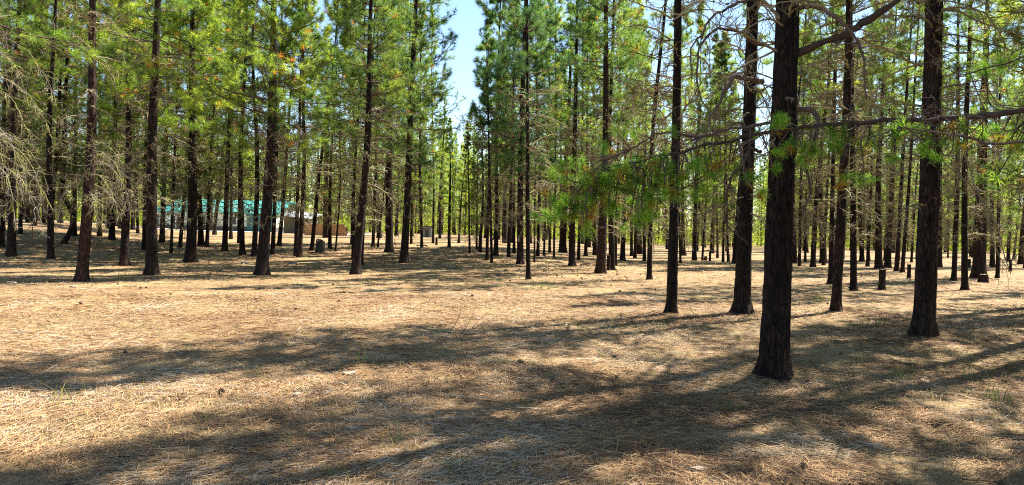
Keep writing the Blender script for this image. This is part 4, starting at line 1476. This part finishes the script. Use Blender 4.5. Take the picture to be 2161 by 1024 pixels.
def building():
    D = 76.0
    k = D / F
    zb = float(gz((420 - CX) * k, D))
    x = lambda px: (px - CX) * k
    hz = lambda px: HOR + (px - CX) * roll
    z = lambda px, py: EYE + (hz(px) - py) * k
    x0, x1 = x(345), x(580)
    ze = z(400, 447)
    zr = z(400, 420) - .5
    y0, y1 = D, D + 9
    root = empty('long_building', ((x0 + x1) / 2, D + 4, zb))
    o = np.array(root.location)
    tag(root, 'long cream building with a bright teal metal roof seen through the trunks', 'building')

    def part(name, m, bx, parent=root, po=o):
        g = Geo()
        for lo, hi in bx:
            box(g, np.array(lo) - po, np.array(hi) - po)
        return link(name, g.mesh(name, [m]), parent)
    part('wall', CREAM, [((x0, y0, zb + .5), (x1, y1, ze))])
    part('skirting', SKIRT, [((x0 - .02, y0 - .03, zb - .3), (x1 + .02, y1 + .02, zb + .5))])
    # gabled roof with ribs
    g = Geo()
    ym = (y0 + y1) / 2
    e = .55
    th = .12
    for s, (ya, yb) in enumerate(((y0 - e, ym), (y1 + e, ym))):
        za = ze - .12
        v = [(x0 - .5, ya, za), (x1 + .5, ya, za), (x1 + .5, yb, zr + .5), (x0 - .5, yb, zr + .5)]
        v += [(a, b, c + th) for a, b, c in v]
        f = [(0, 1, 2, 3), (4, 7, 6, 5), (0, 4, 5, 1), (1, 5, 6, 2), (2, 6, 7, 3), (3, 7, 4, 0)]
        g.add(np.array(v) - o, f)
        for xr in np.arange(x0 - .4, x1 + .4, .6):
            v = [(xr, ya, za + th), (xr + .06, ya, za + th), (xr + .06, yb, zr + .5 + th), (xr, yb, zr + .5 + th)]
            v2 = [(a, b, c + .04) for a, b, c in v]
            g.add(np.array(v + v2) - o, f)
    link('roof', g.mesh('roof', [TEAL]), root)
    g = Geo()
    for xx in (x0, x1 - .1):
        g.add(np.array([(xx, y0, ze), (xx, y1, ze), (xx, ym, zr + .45), (xx + .1, y0, ze), (xx + .1, y1, ze), (xx + .1, ym, zr + .45)]) - o, [(0, 1, 2), (3, 5, 4)])
    link('gable', g.mesh('gable', [CREAM]), root)
    for a, b in ((364, 386), (420, 434), (486, 500)):
        w = part('window', WHITEP, [((x(a), y0 - .06, z(a, 474)), (x(b), y0 - .004, z(a, 456)))])
        part('pane', GLASS, [((x(a) + .1, y0 - .09, z(a, 473)), (x(b) - .1, y0 - .062, z(a, 457)))], w)
    d = part('door', TEALD, [((x(521), y0 - .10, zb + .02), (x(578), y0 - .032, z(540, 449)))])
    part('panel', TEAL, [((x(546), y0 - .13, zb + .05), (x(547.5), y0 - .102, z(540, 450)))], d)
    for a in (374, 440, 506):
        part('post', WHITEP, [((x(a), y0 - .52, zb), (x(a) + .12, y0 - .40, ze - .10))])
    # lower lean-to
    root2 = empty('porch_shed', (x(318), D + 2, zb))
    o2 = np.array(root2.location)
    tag(root2, 'small pale lean-to with low teal roof joined to the end of the long building', 'shed')
    part('wall', CREAM, [((x(308), D + .5, zb), (x(340), D + 5, z(310, 443)))], root2, o2)
    g = Geo()
    v = [(x(299), D - .1, z(300, 444)), (x(343), D - .1, z(300, 444)), (x(343), D + 5.5, z(300, 434)), (x(299), D + 5.5, z(300, 434))]
    v += [(a, b, c + .1) for a, b, c in v]
    g.add(np.array(v) - o2, [(0, 1, 2, 3), (4, 7, 6, 5), (0, 4, 5, 1), (1, 5, 6, 2), (2, 6, 7, 3), (3, 7, 4, 0)])
    link('roof', g.mesh('roof', [TEAL]), root2)
    part('door', SKIRT, [((x(318), D + .44, zb), (x(329), D + .497, z(310, 452)))], root2, o2)
    # olive shed with tin roof
    root3 = empty('olive_shed', (x(640), D - 6, zb))
    o3 = np.array(root3.location)
    tag(root3, 'olive board shed with sloping pale tin roof behind the firewood stack', 'shed')
    D3 = 70.0
    k3 = D3 / F
    x3 = lambda px: (px - CX) * k3
    z3 = lambda px, py: EYE + (hz(px) - py) * k3
    part('wall', OLIVE, [((x3(598), D3, zb - .1), (x3(648), D3 + 4, z3(600, 457)))], root3, o3)
    g = Geo()
    v = [(x3(592), D3 - .5, z3(592, 456)), (x3(655), D3 - .5, z3(655, 463)), (x3(655), D3 + 4.5, z3(655, 452)), (x3(592), D3 + 4.5, z3(592, 445))]
    v += [(a, b, c + .08) for a, b, c in v]
    g.add(np.array(v) - o3, [(0, 1, 2, 3), (4, 7, 6, 5), (0, 4, 5, 1), (1, 5, 6, 2), (2, 6, 7, 3), (3, 7, 4, 0)])
    link('roof', g.mesh('roof', [TIN]), root3)
    part('door', SKIRT, [((x3(612), D3 - .06, zb), (x3(626), D3 - .004, z3(612, 462)))], root3, o3)
    # grey box far along the lane
    root4 = empty('utility_cabin', ((900 - CX) / F * 66, 66, float(gz((900 - CX) / F * 66, 66))))
    tag(root4, 'small pale grey cabin glimpsed beside the lane far among the trunks', 'cabin')
    part('wall', TIN, [((-.45, 0, -.1), (.45, 1.2, .95))], root4, np.zeros(3))
    part('roof', SKIRT, [((-.52, -.08, .952), (.52, 1.28, 1.03))], root4, np.zeros(3))
    part('door', SKIRT, [((-.15, -.05, 0), (.2, -.004, .8))], root4, np.zeros(3))
    # firewood: every log a thing
    rng = np.random.default_rng(17)
    D5 = 62.0
    k5 = D5 / F
    xa, xb = (641 - CX) * k5, (731 - CX) * k5
    g = Geo()
    n = 9
    a = np.linspace(0, 2 * pi, n, endpoint=False)
    r = .115 * np.array([1, .95, 1.04, .9, 1, 1.05, .92, 1, .97])
    A = np.stack([np.cos(a) * r, np.zeros(n), np.sin(a) * r], axis=-1)
    B = A + np.array([0, .5, 0])
    i = np.arange(n)
    j = (i + 1) % n
    g.add(np.concatenate([A, B]), np.stack([i, j, n + j, n + i], axis=-1), 0)
    g.add(A, [tuple(i)], 1)
    g.add(B, [tuple(i[::-1])], 1)
    FW = plain('split_wood_end', (.50, .27, .12), .8, .35, 9)
    lm = g.mesh('firewood_log', [BARK, FW])
    for row in range(5):
        for c in range(17 - (row > 3)):
            xx = xa + .12 + c * (xb - xa - .2) / 16.5 + (row % 2) * .1
            o_ = link('firewood_log', lm, None, (xx, D5 + rng.uniform(-.05, .05), float(gz(xx, D5)) + .1 + row * .196))
            o_.rotation_euler = (0, rng.uniform(0, 6), rng.normal(0, .03))
            tag(o_, 'split firewood log with orange cut end, in the long stack by the shed', 'firewood', 'logs of the firewood stack')


building()


def road():
    g = Geo()
    xs = np.linspace(-75, -14, 60)
    ya = 70.5 + 0.02 * (xs + 40)
    rows = []
    for w in (0, .5, 1):
        yy = ya + w * 4.5
        rows.append(np.stack([xs, yy, gz(xs, yy) + .035], axis=-1))
    X = np.stack(rows, axis=1)
    idx = np.arange(60 * 3).reshape(60, 3)
    q = np.stack([idx[:-1, :-1], idx[1:, :-1], idx[1:, 1:], idx[:-1, 1:]], axis=-1).reshape(-1, 4)
    g.add(X.reshape(-1, 3), q)
    tag(link('gravel_road', g.mesh('gravel_road', [GRAVEL])), 'pale gravel road passing in front of the building', None, None, 'structure')


road()


def stake():
    p = ground_at(68, 512)
    d = p[1]
    h = 34 / F * d
    RUST = plain('rusty_steel', (.30, .10, .05), .8, .35, 20)
    root = empty('rusty_stake', p)
    tag(root, 'thin rusty steel stake with a white string tied across its top', 'stake')
    g = Geo()
    box(g, (-.018, -.003, -.2), (.018, .003, h))
    box(g, (-.003, .0035, -.2), (.003, .03, h))
    link('post', g.mesh('post', [RUST]), root)
    g = Geo()
    P = smooth_path([(-.55, 0, h - .05), (-.2, 0, h - .05), (0, -.012, h - .04), (.3, .1, h - .06), (1.0, .3, h - .04)], 16)
    g.add(*tubes(P[None], np.full((1, 16), .011), 5))
    link('string', g.mesh('string', [WHITEP]), root)


stake()

# ------------------------------------------------------------------ light
w = bpy.data.worlds.new('World')
S.world = w
w.use_nodes = True
nt = w.node_tree
bg = nt.nodes['Background']
sky = nt.nodes.new('ShaderNodeTexSky')
sky.sky_type = 'NISHITA'
sky.sun_disc = False
sky.sun_elevation = SUN_EL
sky.sun_rotation = SUN_AZ
sky.altitude = 900
sky.air_density = 1.3
sky.ozone_density = 3.0
sky.dust_density = 0.4
nt.links.new(sky.outputs[0], bg.inputs[0])
bg.inputs[1].default_value = 0.068
sl = bpy.data.lights.new('sun', 'SUN')
sl.energy = 5.0
sl.angle = math.radians(0.5)
sl.color = (1.0, .94, .84)
so = bpy.data.objects.new('sun', sl)
COL.objects.link(so)
sd = Vector((math.sin(SUN_AZ) * math.cos(SUN_EL), math.cos(SUN_AZ) * math.cos(SUN_EL), math.sin(SUN_EL)))
so.rotation_mode = 'QUATERNION'
so.rotation_quaternion = Vector((0, 0, 1)).rotation_difference(sd)
so.location = (0, 0, 60)

S.view_settings.view_transform = 'Standard'
S.view_settings.look = 'None'
S.view_settings.exposure = 1.9
S.view_settings.gamma = 1
S.cycles.max_bounces = 8
S.cycles.diffuse_bounces = 4
S.cycles.transmission_bounces = 4
S.cycles.use_denoising = False
S.cycles.use_adaptive_sampling = False
S.cycles.filter_width = 1.1
S.cycles.sample_clamp_indirect = 6
